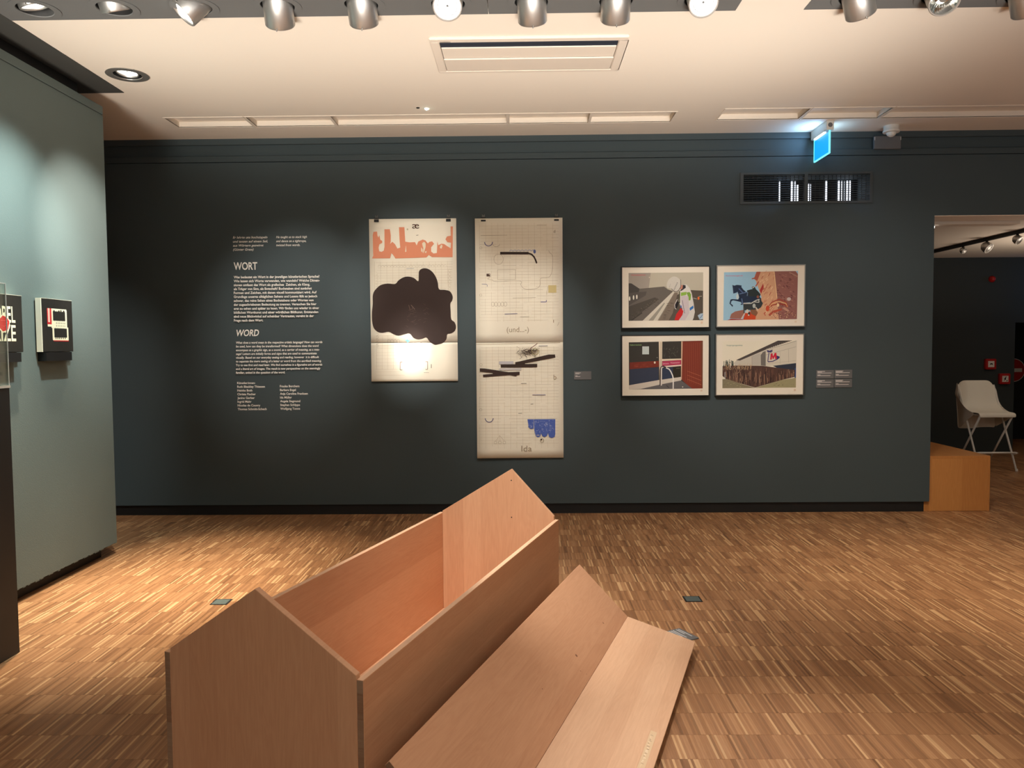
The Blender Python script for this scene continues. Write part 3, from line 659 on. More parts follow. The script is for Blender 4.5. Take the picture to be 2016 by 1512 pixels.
# ================================================================== FRAMED PHOTOGRAPHS
def framed(label, x, z, fm, crop, draw):
    """x,z = lower left corner; crop = frame outline in crop pixels (x0,y0,x1,y1)"""
    W_,H_ = .708,.496; t = thing('framed_photograph', label, 'picture', (x,D,z), 0, None)
    m_ = MB(); b=.007; f0,f1=-.040,-.004
    m_.box(0,W_,f0,f1,0,b).box(0,W_,f0,f1,H_-b,H_).box(0,b,f0,f1,b,H_-b).box(W_-b,W_,f0,f1,b,H_-b); m_.build('frame',M[fm],t)
    MB().box(b,W_-b,-.020,-.005,b,H_-b).build('backing_board',M['black'],t)
    MB().box(b,W_-b,-.036,-.0205,b,H_-b).build('passe_partout',M['mat'],t)
    MB().box(b,W_-b,-.0395,-.0385,b,H_-b).build('glass_pane',M['glass'],t)
    x0,y0,x1,y1 = crop
    def C(X,Y): return ((X-x0)/(x1-x0)*W_, (1-(Y-y0)/(y1-y0))*H_)
    d = Draw(); draw(d,C); d.build('photo_print',t,(0,-.0362,0)); return t
def clipx(v,a,b): return max(a,min(b,v))
def photo_jumper(d,C):
    R=(365,290,1825,1245); r = random.Random(5)
    d.poly([C(365,290),C(1825,290),C(1825,1245),C(365,1245)],(178,168,152)); d.lay()
    d.poly([C(365,290),C(800,290),C(760,640),C(580,605),(C(365,495))],(166,156,144)); d.poly([C(800,290),C(1825,290),C(1825,655),C(1130,640),C(1100,560),C(760,600)],(196,188,168)); d.lay()
    d.poly([C(365,495),C(420,497),C(580,605),C(1060,565),C(1130,620),C(1240,665),C(640,1245),C(365,1245)],(110,102,94))
    d.poly([C(1560,640),C(1825,655),C(1825,1245),C(1150,1245),C(1240,760)],(92,84,74)); d.lay()
    d.poly([C(365,495),C(420,497),C(580,605),(C(560,690)),C(365,690)],(78,72,68)); d.poly([C(365,690),C(720,660),C(700,740),C(365,940)],(92,86,80)); d.lay()
    d.poly([C(1240,660),C(1260,690),C(930,1245),C(640,1245)],(214,206,188)); d.poly([C(1060,890),C(1080,900),C(850,1245),C(755,1245)],(158,152,138)); d.poly([C(1270,690),C(1330,690),C(1230,1100),C(1150,1245),C(950,1245)],(132,118,104)); d.poly([C(365,960),C(880,780),C(960,820),C(640,1060),C(440,1245),C(365,1245)],(84,78,70)); d.lay()
    for i in range(90):
        x = r.uniform(400,950); y = 1230-(x-365)*.62+r.uniform(-90,40)
        if y<1235: d.line(C(x,y),C(x+r.uniform(8,30),y-r.uniform(-12,25)),.0022,r.choice(((66,60,54),(100,92,82),(120,110,98))))
    for i in range(40):
        y = r.uniform(880,1235); x = 1240-(y-700)*.35+r.uniform(-60,30); d.line(C(x,y),C(x+50,y+4),.002,(106,92,80))
    d.line(C(945,1240),C(1260,700),.0015,(60,50,44)); d.line(C(430,1230),C(630,1085),.008,(70,64,58))
    d.lay()
    for x,y in ((385,800),(462,780),(526,768)): c=C(x,y); d.ell(c[0],c[1],.006,.018,(240,236,220))
    c=C(772,380); d.ell(c[0],c[1],.004,.004,(225,215,190))
    # figure
    d.poly([C(*q) for q in ((1370,620),(1440,530),(1500,530),(1560,600),(1600,700),(1640,900),(1665,1080),(1640,1200),(1620,1245),(1350,1245),(1440,1020),(1380,960),(1350,860),(1360,740))],(222,218,210)); d.lay()
    d.poly([C(*q) for q in ((1365,540),(1430,540),(1445,580),(1400,640),(1365,610))],(206,140,116)); d.poly([C(*q) for q in ((1430,535),(1480,545),(1485,595),(1400,655),(1365,650),(1420,610))],(54,52,58))
    d.poly([C(*q) for q in smooth([(1150,430),(1230,370),(1310,380),(1380,450),(1390,560),(1350,640),(1290,668),(1230,640),(1200,605),(1120,590),(1115,510)],3)],(214,208,196)); d.lay()
    d.path([C(*q) for q in ((1385,430),(1388,570),(1345,645),(1300,672),(1250,655),(1205,610))],.0035,(50,44,44))
    for i in range(6): c=C(1310-i*12,490+i*26); d.line(c,(c[0]+.007,c[1]-.005),.004,(50,48,52))
    for i in range(4): c=C(1180-i*6,515+i*20); d.line(c,(c[0]+.003,c[1]-.004),.002,(90,88,86))
    d.poly([C(*q) for q in ((1390,690),(1500,675),(1500,735),(1390,760))],(150,190,80)); d.poly([C(*q) for q in ((1500,690),(1560,680),(1590,730),(1580,840),(1545,850),(1530,770))],(130,170,70)); d.line(C(1365,660),C(1365,900),.008,(86,90,60))
    d.poly([C(*q) for q in ((1390,770),(1470,745),(1540,770),(1555,1100),(1470,1245),(1360,1240),(1430,1100),(1400,900))],(210,198,200)); d.lay()
    for i in range(12): c=C(1412+i*4,850+i*22); d.line(c,(c[0]+.006,c[1]-.003),.0045,(64,62,78))
    d.poly([C(*q) for q in ((1265,1240),(1300,1120),(1390,995),(1440,1060),(1420,1140),(1350,1240))],(206,44,44)); d.poly([C(*q) for q in ((1560,1000),(1630,950),(1640,1000),(1570,1055))],(60,120,190)); d.poly([C(*q) for q in ((1380,930),(1410,960),(1400,1000),(1385,990))],(90,120,190))
    d.poly([C(*q) for q in smooth([(1270,930),(1320,870),(1345,880),(1335,940),(1300,1020),(1275,1000)],3)],(40,36,40)); d.path([C(1320,820),C(1270,930),C(1275,1000),C(1300,1020)],.004,(230,226,220)); d.lay()
    d.line(C(1630,800),C(1700,820),.004,(200,190,180)); c=C(1735,805); d.ell(c[0],c[1],.008,.013,(232,120,60)); d.line(C(1745,770),C(1800,765),.004,(200,190,170))
    d.poly([C(*q) for q in ((1720,1150),(1780,1110),(1825,1105),(1825,1225),(1760,1235))],(180,200,214)); d.line(C(1760,1210),C(1822,1130),.004,(70,110,170))
    c=C(415,342); d.text('Himmelsstürmer',c[0],c[1],.010,(206,92,104),width=.117,bold=.02)
    c=C(1800,1290); d.rect(c[0]-.008,c[0]+.008,c[1]-.01,c[1]+.008,(232,206,180))
def photo_horse(d,C):
    r = random.Random(8)
    d.poly([C(213,250),C(1697,236),C(1684,1205),C(203,1218)],(160,200,222)); d.lay()
    d.poly([C(*q) for q in ((865,245),(1215,240),(1280,780),(1320,1208),(600,1213),(860,1000),(970,760),(850,420),(820,390))],(214,164,128)); d.poly([C(*q) for q in ((1215,240),(1650,238),(1695,300),(1684,1205),(1320,1208),(1280,770))],(150,100,92)); d.lay()
    d.poly([C(*q) for q in ((865,245),(950,245),(880,430),(820,390),(770,395),(770,375),(820,360))],(176,96,76))
    for i in range(60):
        x = r.uniform(900,1220); y = r.uniform(260,1150)
        if x<870+(y-250)*.18+20: x += 60
        x = min(x,1200); d.line(C(x,y),C(x+r.uniform(20,50),y-r.uniform(30,70)),r.uniform(.002,.006),r.choice(((232,196,156),(196,124,96),(180,100,78),(226,180,140))))
    for i in range(150):
        x = r.uniform(1250,1630); y = r.uniform(270,1150)
        d.line(C(x,y),C(x+r.uniform(20,50),y+r.uniform(6,30)),r.uniform(.002,.006),r.choice(((120,72,70),(176,126,110),(104,62,60),(168,112,100))))
    d.poly([C(*q) for q in ((1000,480),(1010,560),(960,690),(930,620))],(176,60,56)); d.line(C(1218,245),C(1280,780),.006,(236,200,150)); d.line(C(910,440),C(850,540),.010,(182,98,80)); d.line(C(1520,262),C(1690,350),.010,(176,132,116)); d.lay()
    for k,rad in enumerate((1.,.86,.7)):
        d.path([C(1110+(1-rad)*150+0*k,950),C(1180,860+30*k),C(1320,800+45*k),C(1460,860+30*k),C(1500-(1-rad)*100,960)],.009,((170,74,56),(224,170,120),(160,64,48))[k])
    d.poly([C(*q) for q in ((1110,1110),(1200,1030),(1380,985),(1380,1020),(1240,1070),(1130,1140))],(184,84,62)); c=C(1090,985); d.ell(c[0],c[1],.014,.024,(206,82,54)); d.path([C(1050,1060),C(1030,1090),C(1050,1130)],.006,(190,84,60))
    d.poly([C(*q) for q in ((1380,980),(1440,960),(1530,1030),(1500,1060))],(196,150,128)); c=C(1520,800); d.ell(c[0],c[1],.016,.014,(206,190,184)); c=C(1300,920); d.ell(c[0],c[1],.010,.014,(236,206,160))
    for i in range(60):
        x=r.uniform(1140,1660); y=r.uniform(1060,1195); d.line(C(x,y),C(x+r.uniform(-20,25),y+r.uniform(-26,10)),.005,r.choice(((232,190,150),(128,78,70),(200,150,120),(110,64,60))))
    d.poly([C(*q) for q in ((280,1216),(360,1190),(600,1200),(600,1212))],(176,60,44)); d.poly([C(*q) for q in ((330,1180),(360,1090),(440,1040),(600,1010),(640,1060),(560,1190))],(160,110,96))
    d.poly([C(*q) for q in ((600,1205),(640,1080),(720,1040),(860,1100),(850,1205))],(206,76,40)); d.line(C(560,1195),C(640,1060),.006,(236,210,180)); d.poly([C(*q) for q in ((740,1010),(840,990),(900,1070),(860,1140),(760,1090))],(140,96,70)); d.lay()
    H=(42,54,76)
    d.poly([C(*q) for q in ((380,505),(420,520),(470,505),(520,510),(570,520),(560,545),(600,600),(660,650),(720,660),(780,700),(900,720),(960,780),(970,860),(880,860),(840,850),(600,870),(590,910),(540,905),(570,880),(550,850),(400,815),(365,830),(350,880),(395,915),(388,950),(325,880),(345,800),(380,790),(500,800),(520,760),(500,680),(480,640),(470,660),(400,680),(395,620),(390,570))],H)
    d.poly([C(*q) for q in ((600,870),(700,880),(800,840),(940,790),(1000,880),(960,960),(900,1000),(740,1010),(630,1020),(605,960))],(58,64,66)); d.poly([C(*q) for q in ((670,620),(790,590),(770,550),(800,535),(840,560),(850,590),(900,640),(950,700),(930,760),(800,740),(720,740))],(50,58,58)); d.lay()
    d.line(C(520,690),C(680,650),.006,(104,130,170)); d.line(C(510,580),C(590,660),.008,(84,106,150)); d.line(C(570,780),C(590,900),.008,(96,120,160)); d.line(C(690,650),C(680,730),.006,(110,134,160)); c=C(485,740); d.ell(c[0],c[1],.010,.022,(206,216,214)); c=C(800,560); d.ell(c[0],c[1],.007,.006,(190,180,170))
    d.path([C(605,880),C(760,880),C(860,820),(C(930,800))],.008,(200,200,192)); d.path([C(820,850),(C(920,860)),C(910,800)],.006,(206,206,198)); c=C(820,930); d.ell(c[0],c[1],.012,.018,(190,194,188)); c=C(895,750); d.ell(c[0],c[1],.010,.012,(150,90,70))
    d.line(C(615,960),C(620,1080),.010,(80,84,80)); c=C(685,1040); d.ell(c[0],c[1],.012,.016,(214,210,200)); c=C(720,1090); d.ell(c[0],c[1],.010,.014,(60,60,60)); c=C(712,1115); d.ell(c[0],c[1],.006,.006,(220,214,200)); d.line(C(850,960),C(900,1020),.010,(214,200,180))
    c=C(250,332); d.text('Durchsetzungskraft',c[0],c[1],.010,(214,120,150),width=.135,bold=.015)
    c=C(1658,1255); d.rect(c[0]-.008,c[0]+.008,c[1]-.008,c[1]+.008,(232,212,186))
def photo_door(d,C):
    r = random.Random(9)
    d.poly([C(368,235),C(1825,213),C(1825,1163),C(372,1173)],(62,58,52)); d.lay()
    d.poly([C(385,770),C(955,735),C(955,1000),C(385,1085)],(58,64,82)); d.poly([C(1030,745),C(1240,730),C(1230,950),C(1030,980)],(56,64,86)); d.poly([C(1240,740),C(1400,715),C(1400,940),C(1240,950)],(52,46,36))
    d.poly([C(1420,225),C(1825,215),C(1825,1163),C(1600,1163),C(1410,985)],(132,58,42)); d.poly([C(385,635),C(955,608),C(990,620),C(985,725),C(385,770)],(128,52,36)); d.lay()
    for i in range(9): x=1470+i*42; d.line(C(x,260),C(x+14,1000+i*18),.0012,(176,96,70))
    for i in range(3): d.line(C(1520,815+i*80),C(1810,925+i*85),.0016,(214,130,92))
    d.poly([C(1780,235),C(1825,215),C(1825,1163),C(1800,1150)],(122,70,50))
    d.poly([C(372,1090),C(600,1050),C(955,990),C(1400,930),C(1400,1000),C(985,1080),C(600,1165),C(372,1173)],(214,204,190)); d.poly([C(600,1165),C(985,1080),C(1400,1000),C(1620,1163)],(104,100,100)); d.lay()
    d.poly([C(958,222),C(1028,222),C(1020,1080),C(975,1080)],(226,210,184)); d.poly([C(1400,225),C(1428,225),C(1412,985),C(1396,985)],(212,178,148)); d.poly([C(1020,572),C(1405,565),C(1405,592),C(1020,612)],(232,214,190)); d.poly([C(1020,712),C(1405,685),C(1405,712),C(1020,742)],(238,214,200)); d.poly([C(1028,618),C(1400,595),C(1400,682),C(1028,706)],(186,60,92)); d.line(C(1000,240),C(1000,1000),.003,(150,134,112)); d.lay()
    c=C(1040,672); d.text('Exklusive',c[0],c[1]-.003,.014,(240,190,200),width=.048,rot=.05); c=C(1195,665); d.text('Präsentation',c[0],c[1],.014,(240,190,200),width=.072,rot=.05)
    d.path([C(988,1100),C(990,780),C(1005,730),C(1040,712),C(1140,760)],.010,(60,44,42)); d.lay()
    d.path([C(1008,1100),C(1012,760),C(1030,728)],.010,(222,216,206)); d.path([C(1100,745),C(1165,775),C(1200,830),C(1230,900),C(1245,960),C(1243,1165)],.009,(236,232,226)); d.line(C(1300,760),C(1380,755),.002,(150,140,100))
    d.poly([C(635,318),C(765,318),C(765,475),C(632,475)],(200,210,206)); c=C(880,640); d.ell(c[0],c[1],.007,.009,(240,220,190)); d.line(C(910,542),C(945,542),.003,(150,150,145)); c=C(1430,1130); d.ell(c[0],c[1],.005,.004,(226,220,210))
    for i in range(26):
        x=r.uniform(1060,1350); y=r.uniform(330,540); c=C(x,y); d.line(c,(c[0]+r.uniform(-.012,.012),c[1]+r.uniform(-.014,.014)),.004,r.choice(((84,82,74),(74,72,64),(96,96,88))))
    for i in range(20):
        x=r.uniform(450,800); c=C(x,700+r.uniform(-35,35)-.05*(x-400)+15); d.line(c,(c[0]+.02,c[1]+.002),.003,(150,66,46))
    d.line(C(1110,1100),C(1160,1140),.006,(70,66,66))
    c=C(388,300); d.text('Geborgenheit',c[0],c[1],.012,(140,168,110),width=.095,bold=.02)
    c=C(1800,1205); d.rect(c[0]-.008,c[0]+.008,c[1]-.008,c[1]+.008,(232,206,180))
def photo_hall(d,C):
    r = random.Random(4)
    d.poly([C(188,190),C(1680,188),C(1668,1145),C(190,1148)],(238,230,208)); d.lay()
    d.poly([C(465,590),C(1070,360),C(1680,188),C(1670,650),C(1070,710),C(440,700),C(415,640)],(206,198,182)); d.poly([C(460,580),C(1300,192),C(1590,190),C(1070,365),C(540,590)],(84,76,72)); d.lay()
    d.poly([C(1060,370),C(1680,190),C(1668,645),C(1060,710)],(216,208,190)); d.poly([C(1000,420),C(1055,400),C(1058,700),C(960,690),C(955,480)],(120,114,108)); d.poly([C(790,495),C(950,440),(C(950,690)),C(790,690)],(190,184,172)); d.poly([C(1200,700),C(1668,650),C(1668,940),C(1400,800)],(54,60,74)); d.poly([C(1640,760),C(1668,740),C(1668,950),C(1640,950)],(60,84,130)); d.lay()
    d.line(C(1060,480),C(1664,318),.0016,(130,120,108)); d.line(C(1510,360),C(1520,640),.0016,(160,150,134)); d.line(C(1345,420),C(1345,660),.0014,(160,150,134)); d.line(C(1070,655),C(1664,600),.0014,(170,160,144)); d.line(C(780,505),C(784,690),.002,(110,104,98)); d.line(C(1130,360),C(1660,205),.003,(150,142,130))
    for i in range(12): x=1080+i*42; d.line(C(x,380-i*14),C(x+3,345-i*14),.0025,(226,218,200))
    for i in range(26):
        x=r.choice((230,270,320,375,395))+r.uniform(-22,22); d.line(C(x,700),C(x+r.uniform(-8,8),r.uniform(560,690)),.004,(70,80,72))
    d.poly([C(190,700),C(430,690),C(1000,700),C(1650,790),C(1640,930),C(1380,990),C(850,1140),C(640,1080),C(260,960),C(190,900)],(88,64,56)); d.poly([C(190,965),C(280,960),C(640,1085),C(850,1148),C(190,1148)],(140,130,104)); d.poly([C(850,1145),C(1380,990),C(1668,945),C(1668,1145)],(164,156,118)); d.lay()
    for i in range(230):
        x=r.uniform(240,1630); top = 720+ (x>1000)*(x-1000)*.1; bot = 960+(x-260)*.31 if x<850 else 1135-(x-850)*.28
        y0=r.uniform(top,bot-60); y1=min(bot,y0+r.uniform(60,220)); d.line(C(x,y0),C(x+r.uniform(-12,12),y1),r.uniform(.0014,.0042),r.choice(((150,110,90),(112,80,66),(60,42,38),(184,148,120),(96,68,60),(52,38,36))))
    for i in range(70):
        x=r.uniform(200,780); y=r.uniform(680,760); d.line(C(x,y+30),C(x+r.uniform(-30,40),y-r.uniform(0,60)),.0018,r.choice(((196,160,120),(170,140,108),(206,176,140))))
    for i in range(60):
        x=r.uniform(200,1640); y=r.uniform(1040,1140); 
        if 560<x<1150: continue
        d.line(C(x,y),C(x+30,y-4),.003,r.choice(((120,112,84),(176,168,126),(150,140,110))))
    d.line(C(240,820),C(240,960),.005,(200,196,186)); d.line(C(345,640),C(345,735),.006,(226,216,196)); d.path([C(540,780),C(520,830),C(480,850)],.002,(196,170,140))
    # red letter with small palm
    NV=(64,60,110)
    d.path([C(1120,440),C(1105,540),C(1100,615)],.006,NV); d.path([C(1100,618),C(1200,610),C(1300,560),C(1335,520)],.007,NV); d.poly([C(1270,490),C(1335,515),C(1330,550),C(1270,575)],NV)
    for a in (-150,-110,-60,-20,20,170): c=C(1135,405); d.line(c,(c[0]+.024*math.cos(math.radians(a)),c[1]+.018*math.sin(math.radians(a))+.004),.007,NV)
    d.lay(); RD=(214,40,66)
    d.poly([C(*q) for q in ((1145,575),(1155,460),(1190,445),(1205,510),(1235,440),(1270,440),(1280,560),(1245,565),(1240,510),(1215,560),(1195,560),(1182,515),(1178,575))],RD)
    c=C(262,292); d.text('Vergnügungsstätte',c[0],c[1],.011,(150,168,152),width=.13,bold=.012)
    c=C(1645,1195); d.rect(c[0]-.008,c[0]+.008,c[1]-.008,c[1]+.008,(220,198,176))
framed('upper left framed photograph, ski jumper in white suit before a grey run', .797,1.508,'black',(222,160,1957,1400),photo_jumper)
framed('upper right framed photograph, rearing bronze horse beside red stone', 1.557,1.512,'steel',(60,105,1845,1358),photo_horse)
framed('lower left framed photograph, glass door, red tiles and white handrail', .797,.960,'black',(222,90,1957,1315),photo_door)
framed('lower right framed photograph, stick fence before a pale hall with red letter', 1.553,.962,'steel',(48,50,1825,1300),photo_hall)
# caption cards
def caption(x,z,w_,h_,lines,label):
    t = thing('caption_card',label,'label',(x,D,z))
    MB().box(0,w_,-.006,-.0005,0,h_).bevel(.0008).build('card',M['tag'],t)
    d = Draw()
    for yy_,l in lines: d.rect(.010,.010+l,h_-yy_-.005,h_-yy_,(206,200,196))
    d.build('caption_print',t,(0,-.0062,0))
caption(.418,1.098,.140,.068,((.010,.045),(.018,.034),(.034,.018),(.040,.040)),'single grey caption card right of the longest paper')
for x,z,k in ((2.372,1.092,0),(2.519,1.094,1),(2.372,1.018,2),(2.519,1.020,3)):
    caption(x,z,.142,.069,((.008,.060),(.014,.036 if k%2==0 else .052),(.021,.112),(.036,.024),(.042,.104)),('upper left','upper right','lower left','lower right')[k]+' card of the four grey captions right of the photographs')

# ================================================================== LEFT WALL OBJECTS
for k,(y0,lab) in enumerate(((3.834,'black canvas with cream lettering NOBEL PRIZE and red blot on left wall'),(4.298,'black canvas with cream figure of joined squares on left wall'))):
    t = thing('painted_canvas',lab,'painting',(-2.74,y0,1.362))
    MB().box(.010,.040,0,.300,0,.303).bevel(.002,2).build('canvas',M['canvas'],t)
    MB().box(.009,.0408,-.0012,.004,0,.303).build('canvas_edge',M['cream'],t)
    MB().box(.009,.0405,.004,.300,.3025,.3042).build('canvas_edge',M['cream'],t)
    d = Draw(); CR_=(250,242,208)
    if k==0:
        for s_,z in (('NOBEL',.158),('PRIZE',.060)): d.text(s_,.030,z,.088,CR_,width=.212,bold=.014)
        d.lay(); pts=[]
        for i in range(40):
            a=2*PI*i/40; rr_=(.050 if i%2 else .044); pts.append((.150+rr_*1.0*math.cos(a),.150+rr_*math.sin(a)))
        d.poly(pts,CR_); d.lay()
        d.poly([(.150+.040*(1+.08*math.sin(5*a))*math.cos(a),.150+.040*(1+.06*math.cos(7*a))*math.sin(a)) for a in [2*PI*i/36 for i in range(36)]],(206,44,40)); d.lay()
        for i in range(14): a=random.uniform(0,6.3); q=random.uniform(.005,.03); d.line((.15+q*math.cos(a),.15+q*math.sin(a)),(.15+q*math.cos(a)+.012,.15+q*math.sin(a)+random.uniform(-.004,.004)),.0025,random.choice(((240,130,120),(170,24,24))))
    else:
        def T(X,Y): return ((X-205)/635*.300,(1-(Y-195)/1030)*.303)
        for a,b,c_,e_ in ((400,380,712,430),(685,400,720,760),(400,400,435,760),(435,640,720,740),(415,700,450,990),(712,740,742,1000),(420,945,742,1000),(325,690,420,735)):
            p0=T(a,b); p1=T(c_,e_); d.poly([p0,(p1[0],p0[1]),p1,(p0[0],p1[1])],CR_)
        for a in range(8): c=T(450+a*32,640); d.ell(c[0],c[1],.008,.008,CR_); c=T(465+a*32,742); d.ell(c[0],c[1],.008,.007,CR_)
        d.lay(); p0=T(318,380); p1=T(405,690); d.poly([p0,(p1[0],p0[1]),p1,(p0[0],p1[1])],(206,44,48)); p0=T(430,1000); p1=T(742,1020); d.poly([p0,(p1[0],p0[1]),p1,(p0[0],p1[1])],(190,50,50)); d.lay()
        p0=T(335,380); p1=T(372,650); d.poly([p0,(p1[0],p0[1]),p1,(p0[0],p1[1])],(250,200,180))
        for x,y in ((460,410),(560,410),(600,400),(660,405)): c=T(x,y+16); d.ell(c[0],c[1],.006,.006,(44,40,36))
        for i in range(6): c=T(480+i*38,960); d.ell(c[0],c[1],.004,.005,(60,54,46)); c=T(500+i*34,660); d.ell(c[0],c[1],.003,.006,(120,110,90)); c=T(500+i*34,715); d.ell(c[0],c[1],.003,.005,(130,120,100))
    d.build('painted_figure',t,(.0403,0,0),rot=(0,0,PI/2))
    s = thing('wall_ledge',('black ledge under the NOBEL PRIZE canvas','black ledge under the canvas of joined squares')[k],'ledge',(-2.74,y0+.02,1.310))
    MB().box(0,.050,0,.245,0,.006).box(0,.004,0,.245,.006,.050).box(.004,.044,0,.004,.006,.050).box(.004,.044,.241,.245,.006,.050).box(.044,.050,0,.245,.006,.050).build('ledge',M['black'],s)
    MB().box(.004,.0425,.2452,.2472,.006,.050).build('side_plate',M['metal'],s)

# pedestal with acrylic hood
t = thing('display_pedestal','tall black pedestal at the left edge of the photo','pedestal',(-2.502,3.16,0))
MB().box(-.205,.205,-.25,.25,.0,1.205).bevel(.002).build('body',M['ped'],t)
t = thing('display_hood','clear acrylic hood standing on the black pedestal','display case',(-2.502,3.16,1.205))
q=.205; h=.462; e=.004
MB().box(-q,q,-.25,-.25+e,0,h).build('pane',M['acryl'],t); MB().box(-q,q,.25-e,.25,0,h).build('pane',M['acryl'],t)
MB().box(-q,-q+e,-.25+e,.25-e,0,h).build('pane',M['acryl'],t); MB().box(q-e,q,-.25+e,.25-e,0,h).build('pane',M['acryl'],t)
MB().box(-q,q,-.25,.25,h,h+e).build('pane',M['acryl'],t)
MB().box(q-.003,q+.0006,.2472,.2506,0,h+.004).box(q-.0005,q+.0006,-.25,.2472,h,h+.004).box(-q,q,.2495,.2506,h+.001,h+.004).build('polished_edge',M['aedge'],t)
MB().box(q-.001,q+.003,-.25,.252,0,.010).box(-q,q,.2502,.254,0,.010).build('base_rim',M['white'],t)
t = thing('display_block','pale grey block inside the acrylic hood','block',(-2.502,3.16,1.206))
MB().box(-.17,.17,-.21,.22,0,.012).build('plinth_board',M['white'],t); MB().box(-.15,.16,-.18,.20,.012,.200).bevel(.003).build('block',paint('warm grey board',(186,178,160),.7),t)

# ================================================================== THE WOODEN HOUSE-SHAPED BENCH AND ITS ROOF
TH = .311; HX,HY = -1.017,2.120; W_,L_ = .634,1.916; HE=.52; T=.020
t = thing('wooden_trough','large open beech trough shaped like a house without its roof','wooden sculpture',(HX,HY,0),-TH)
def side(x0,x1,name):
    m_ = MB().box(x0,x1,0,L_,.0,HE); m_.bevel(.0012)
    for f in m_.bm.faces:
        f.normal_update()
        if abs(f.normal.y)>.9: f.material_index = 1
        elif f.normal.z>.9: f.material_index = 2  # top edges take the lightened beech: light from above put into colour
    return m_.build(name,[M['wood_s'],M['wood_e'],M['wood_lit']],t)
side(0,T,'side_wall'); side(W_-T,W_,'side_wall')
def gable(y0, pk, hp, name):
    a,b = T+.0004,W_-T-.0004
    # slopes continue the line from the outer eaves corner
    zl = HE+(hp-HE)*T/pk; zr = HE+(hp-HE)*T/(W_-pk)
    m_ = MB().prism([(a,y0,0.002),(b,y0,0.002),(b,y0,zr-.002),(pk,y0,hp),(a,y0,zl-.002)],(0,T,0)); m_.bevel(.0012); return m_.build(name,M['wood_g'],t)
gable(.0,.310,.728,'gable'); gable(L_-T,.395,.762,'gable')
MB().box(T+.0004,W_-T-.0004,T+.0004,L_-T-.0004,.002,.022).build('floor_board',M['wood_s'],t)
m_ = MB()
for dx_,z_ in ((.396,.706),(.396,.52)): m_.cyl((dx_,L_-T-.0006,z_),(dx_,L_-T+.004,z_),.0032,8)
m_.build('screw_hole',M['hole'],t)
# roof: two boards joined in a shallow V, lying beside the trough
R_TH = .336; BX,BY = .477,3.499
t = thing('wooden_roof','V-shaped beech roof lying on the floor right of the trough','wooden sculpture',(BX,BY,0),-R_TH)
LL = 1.818; zv=.124
aL = math.atan2(.223,.228); aR = math.atan2(-.079,.305)
def roofboard(width, ang, sgn, name):
    # local frame: x across, y along, z normal; joined edge at x=0
    m_ = MB()
    if sgn<0: m_.box(-width,0,-LL,0,-T,0)
    else: m_.box(0,width,-LL,0,-T,0)
    m_.bevel(.0012)
    for f in m_.bm.faces:
        f.normal_update()
        if abs(f.normal.y)>.9: f.material_index=1
    return m_.build(name,[M['wood_lit'] if sgn>0 else M['wood_l'],M['wood_e']],t,(0,0,zv),(0,(aL if sgn<0 else -aR),0))  # right board lightened in colour because it faces up to the light
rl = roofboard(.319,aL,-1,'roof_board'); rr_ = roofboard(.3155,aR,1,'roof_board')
# bearers under the fold that carry it, out of sight
for y_ in (-.30,-LL+.30):
    MB().prism([(-.10,y_,0),(.20,y_,0),(.20,y_,.042),(.02,y_,.092),(-.02,y_,.100),(-.10,y_,.150+.02)],(0,.02,0)).build('bearer',M['wood_g'],t)
d = Draw()    # worn pale label residue near the outer edge, with marks that can no longer be read
d.rect(0,.30,0,.022,(226,196,160)); d.lay(); rz_=random.Random(2)
for i in range(30):
    x=.02+i*.0092; d.rect(x,x+rz_.uniform(.002,.007),.004+rz_.uniform(0,.004),.008+rz_.uniform(0,.008),rz_.choice(((176,148,122),(196,168,140),(240,218,190))))
o = d.build('label_residue',rr_,(.268,-.885,.0004),rot=(-PI/2,0,0)); 
o.rotation_euler = (-PI/2,0,-PI/2)
d = Draw()
for X_,Y_ in ((-.06,-.55),(-.02,-.98),(-.05,-1.02)): d.ell(X_,Y_,.002,.004,(90,50,36),n=8)
# small dark knots in the left roof board
m_ = MB()
for X_,Y_,r_ in ((-.090,-.66,.006),(-.045,-.72,.0022),(-.020,-.70,.0016),(-.075,-.26,.004),(-.12,-1.02,.0022)): m_.cyl((X_,Y_,-.001),(X_,Y_,.0002),r_,10)
m_.build('knot',paint('dark knot',(128,84,60),.5),rl)

# floor socket lids and floor caption
for x,y,lab in ((-1.642,4.087,'small grey floor socket lid left of the trough'),(.909,4.109,'small grey floor socket lid right of the trough, in the open parquet')):
    t = thing('floor_socket',lab,'socket',(x,y,0))
    MB().box(-.046,.046,-.046,.046,.0003,.002).build('rim',M['black'],t); MB().box(-.038,.038,-.038,.038,.002,.0032).bevel(.0005).build('lid',M['plug'],t)
t = thing('floor_caption','dark grey caption plate on the floor at the far end of the roof','label',(.7365,3.5825,0),math.radians(-62.1))
MB().box(-.070,.070,-.052,.052,.0003,.006).bevel(.001).build('plate',M['tag'],t)
d = Draw()
for z_,l in ((.036,.10),(.024,.062),(.004,.10),(-.008,.085),(-.020,.05)): d.rect(-.060,-.060+l,z_-.003,z_+.003,(196,196,194))
d.build('caption_print',t,(0,0,.0062),rot=(-PI/2,0,0))

# ================================================================== NEXT ROOM
t = thing('wooden_bench','long low oak box bench behind the doorway corner','bench',(3.306,6.272,0))
MB().box(.022,.472,0,.02,.002,.432).bevel(.001).build('end_panel',M['wood_b'],t)
MB().box(.0,.022,0,1.95,0,.453).bevel(.001).build('side_panel',M['wood_b'],t); MB().box(.472,.494,0,1.95,0,.453).bevel(.001).build('side_panel',M['wood_b'],t)
MB().box(.022,.472,0,1.95,.432,.453).bevel(.001).build('top_panel',M['wood_b'],t)
MB().box(-.040,-.001,.002,.016,.001,.083).build('scribed_lip',M['wood_b'],t)
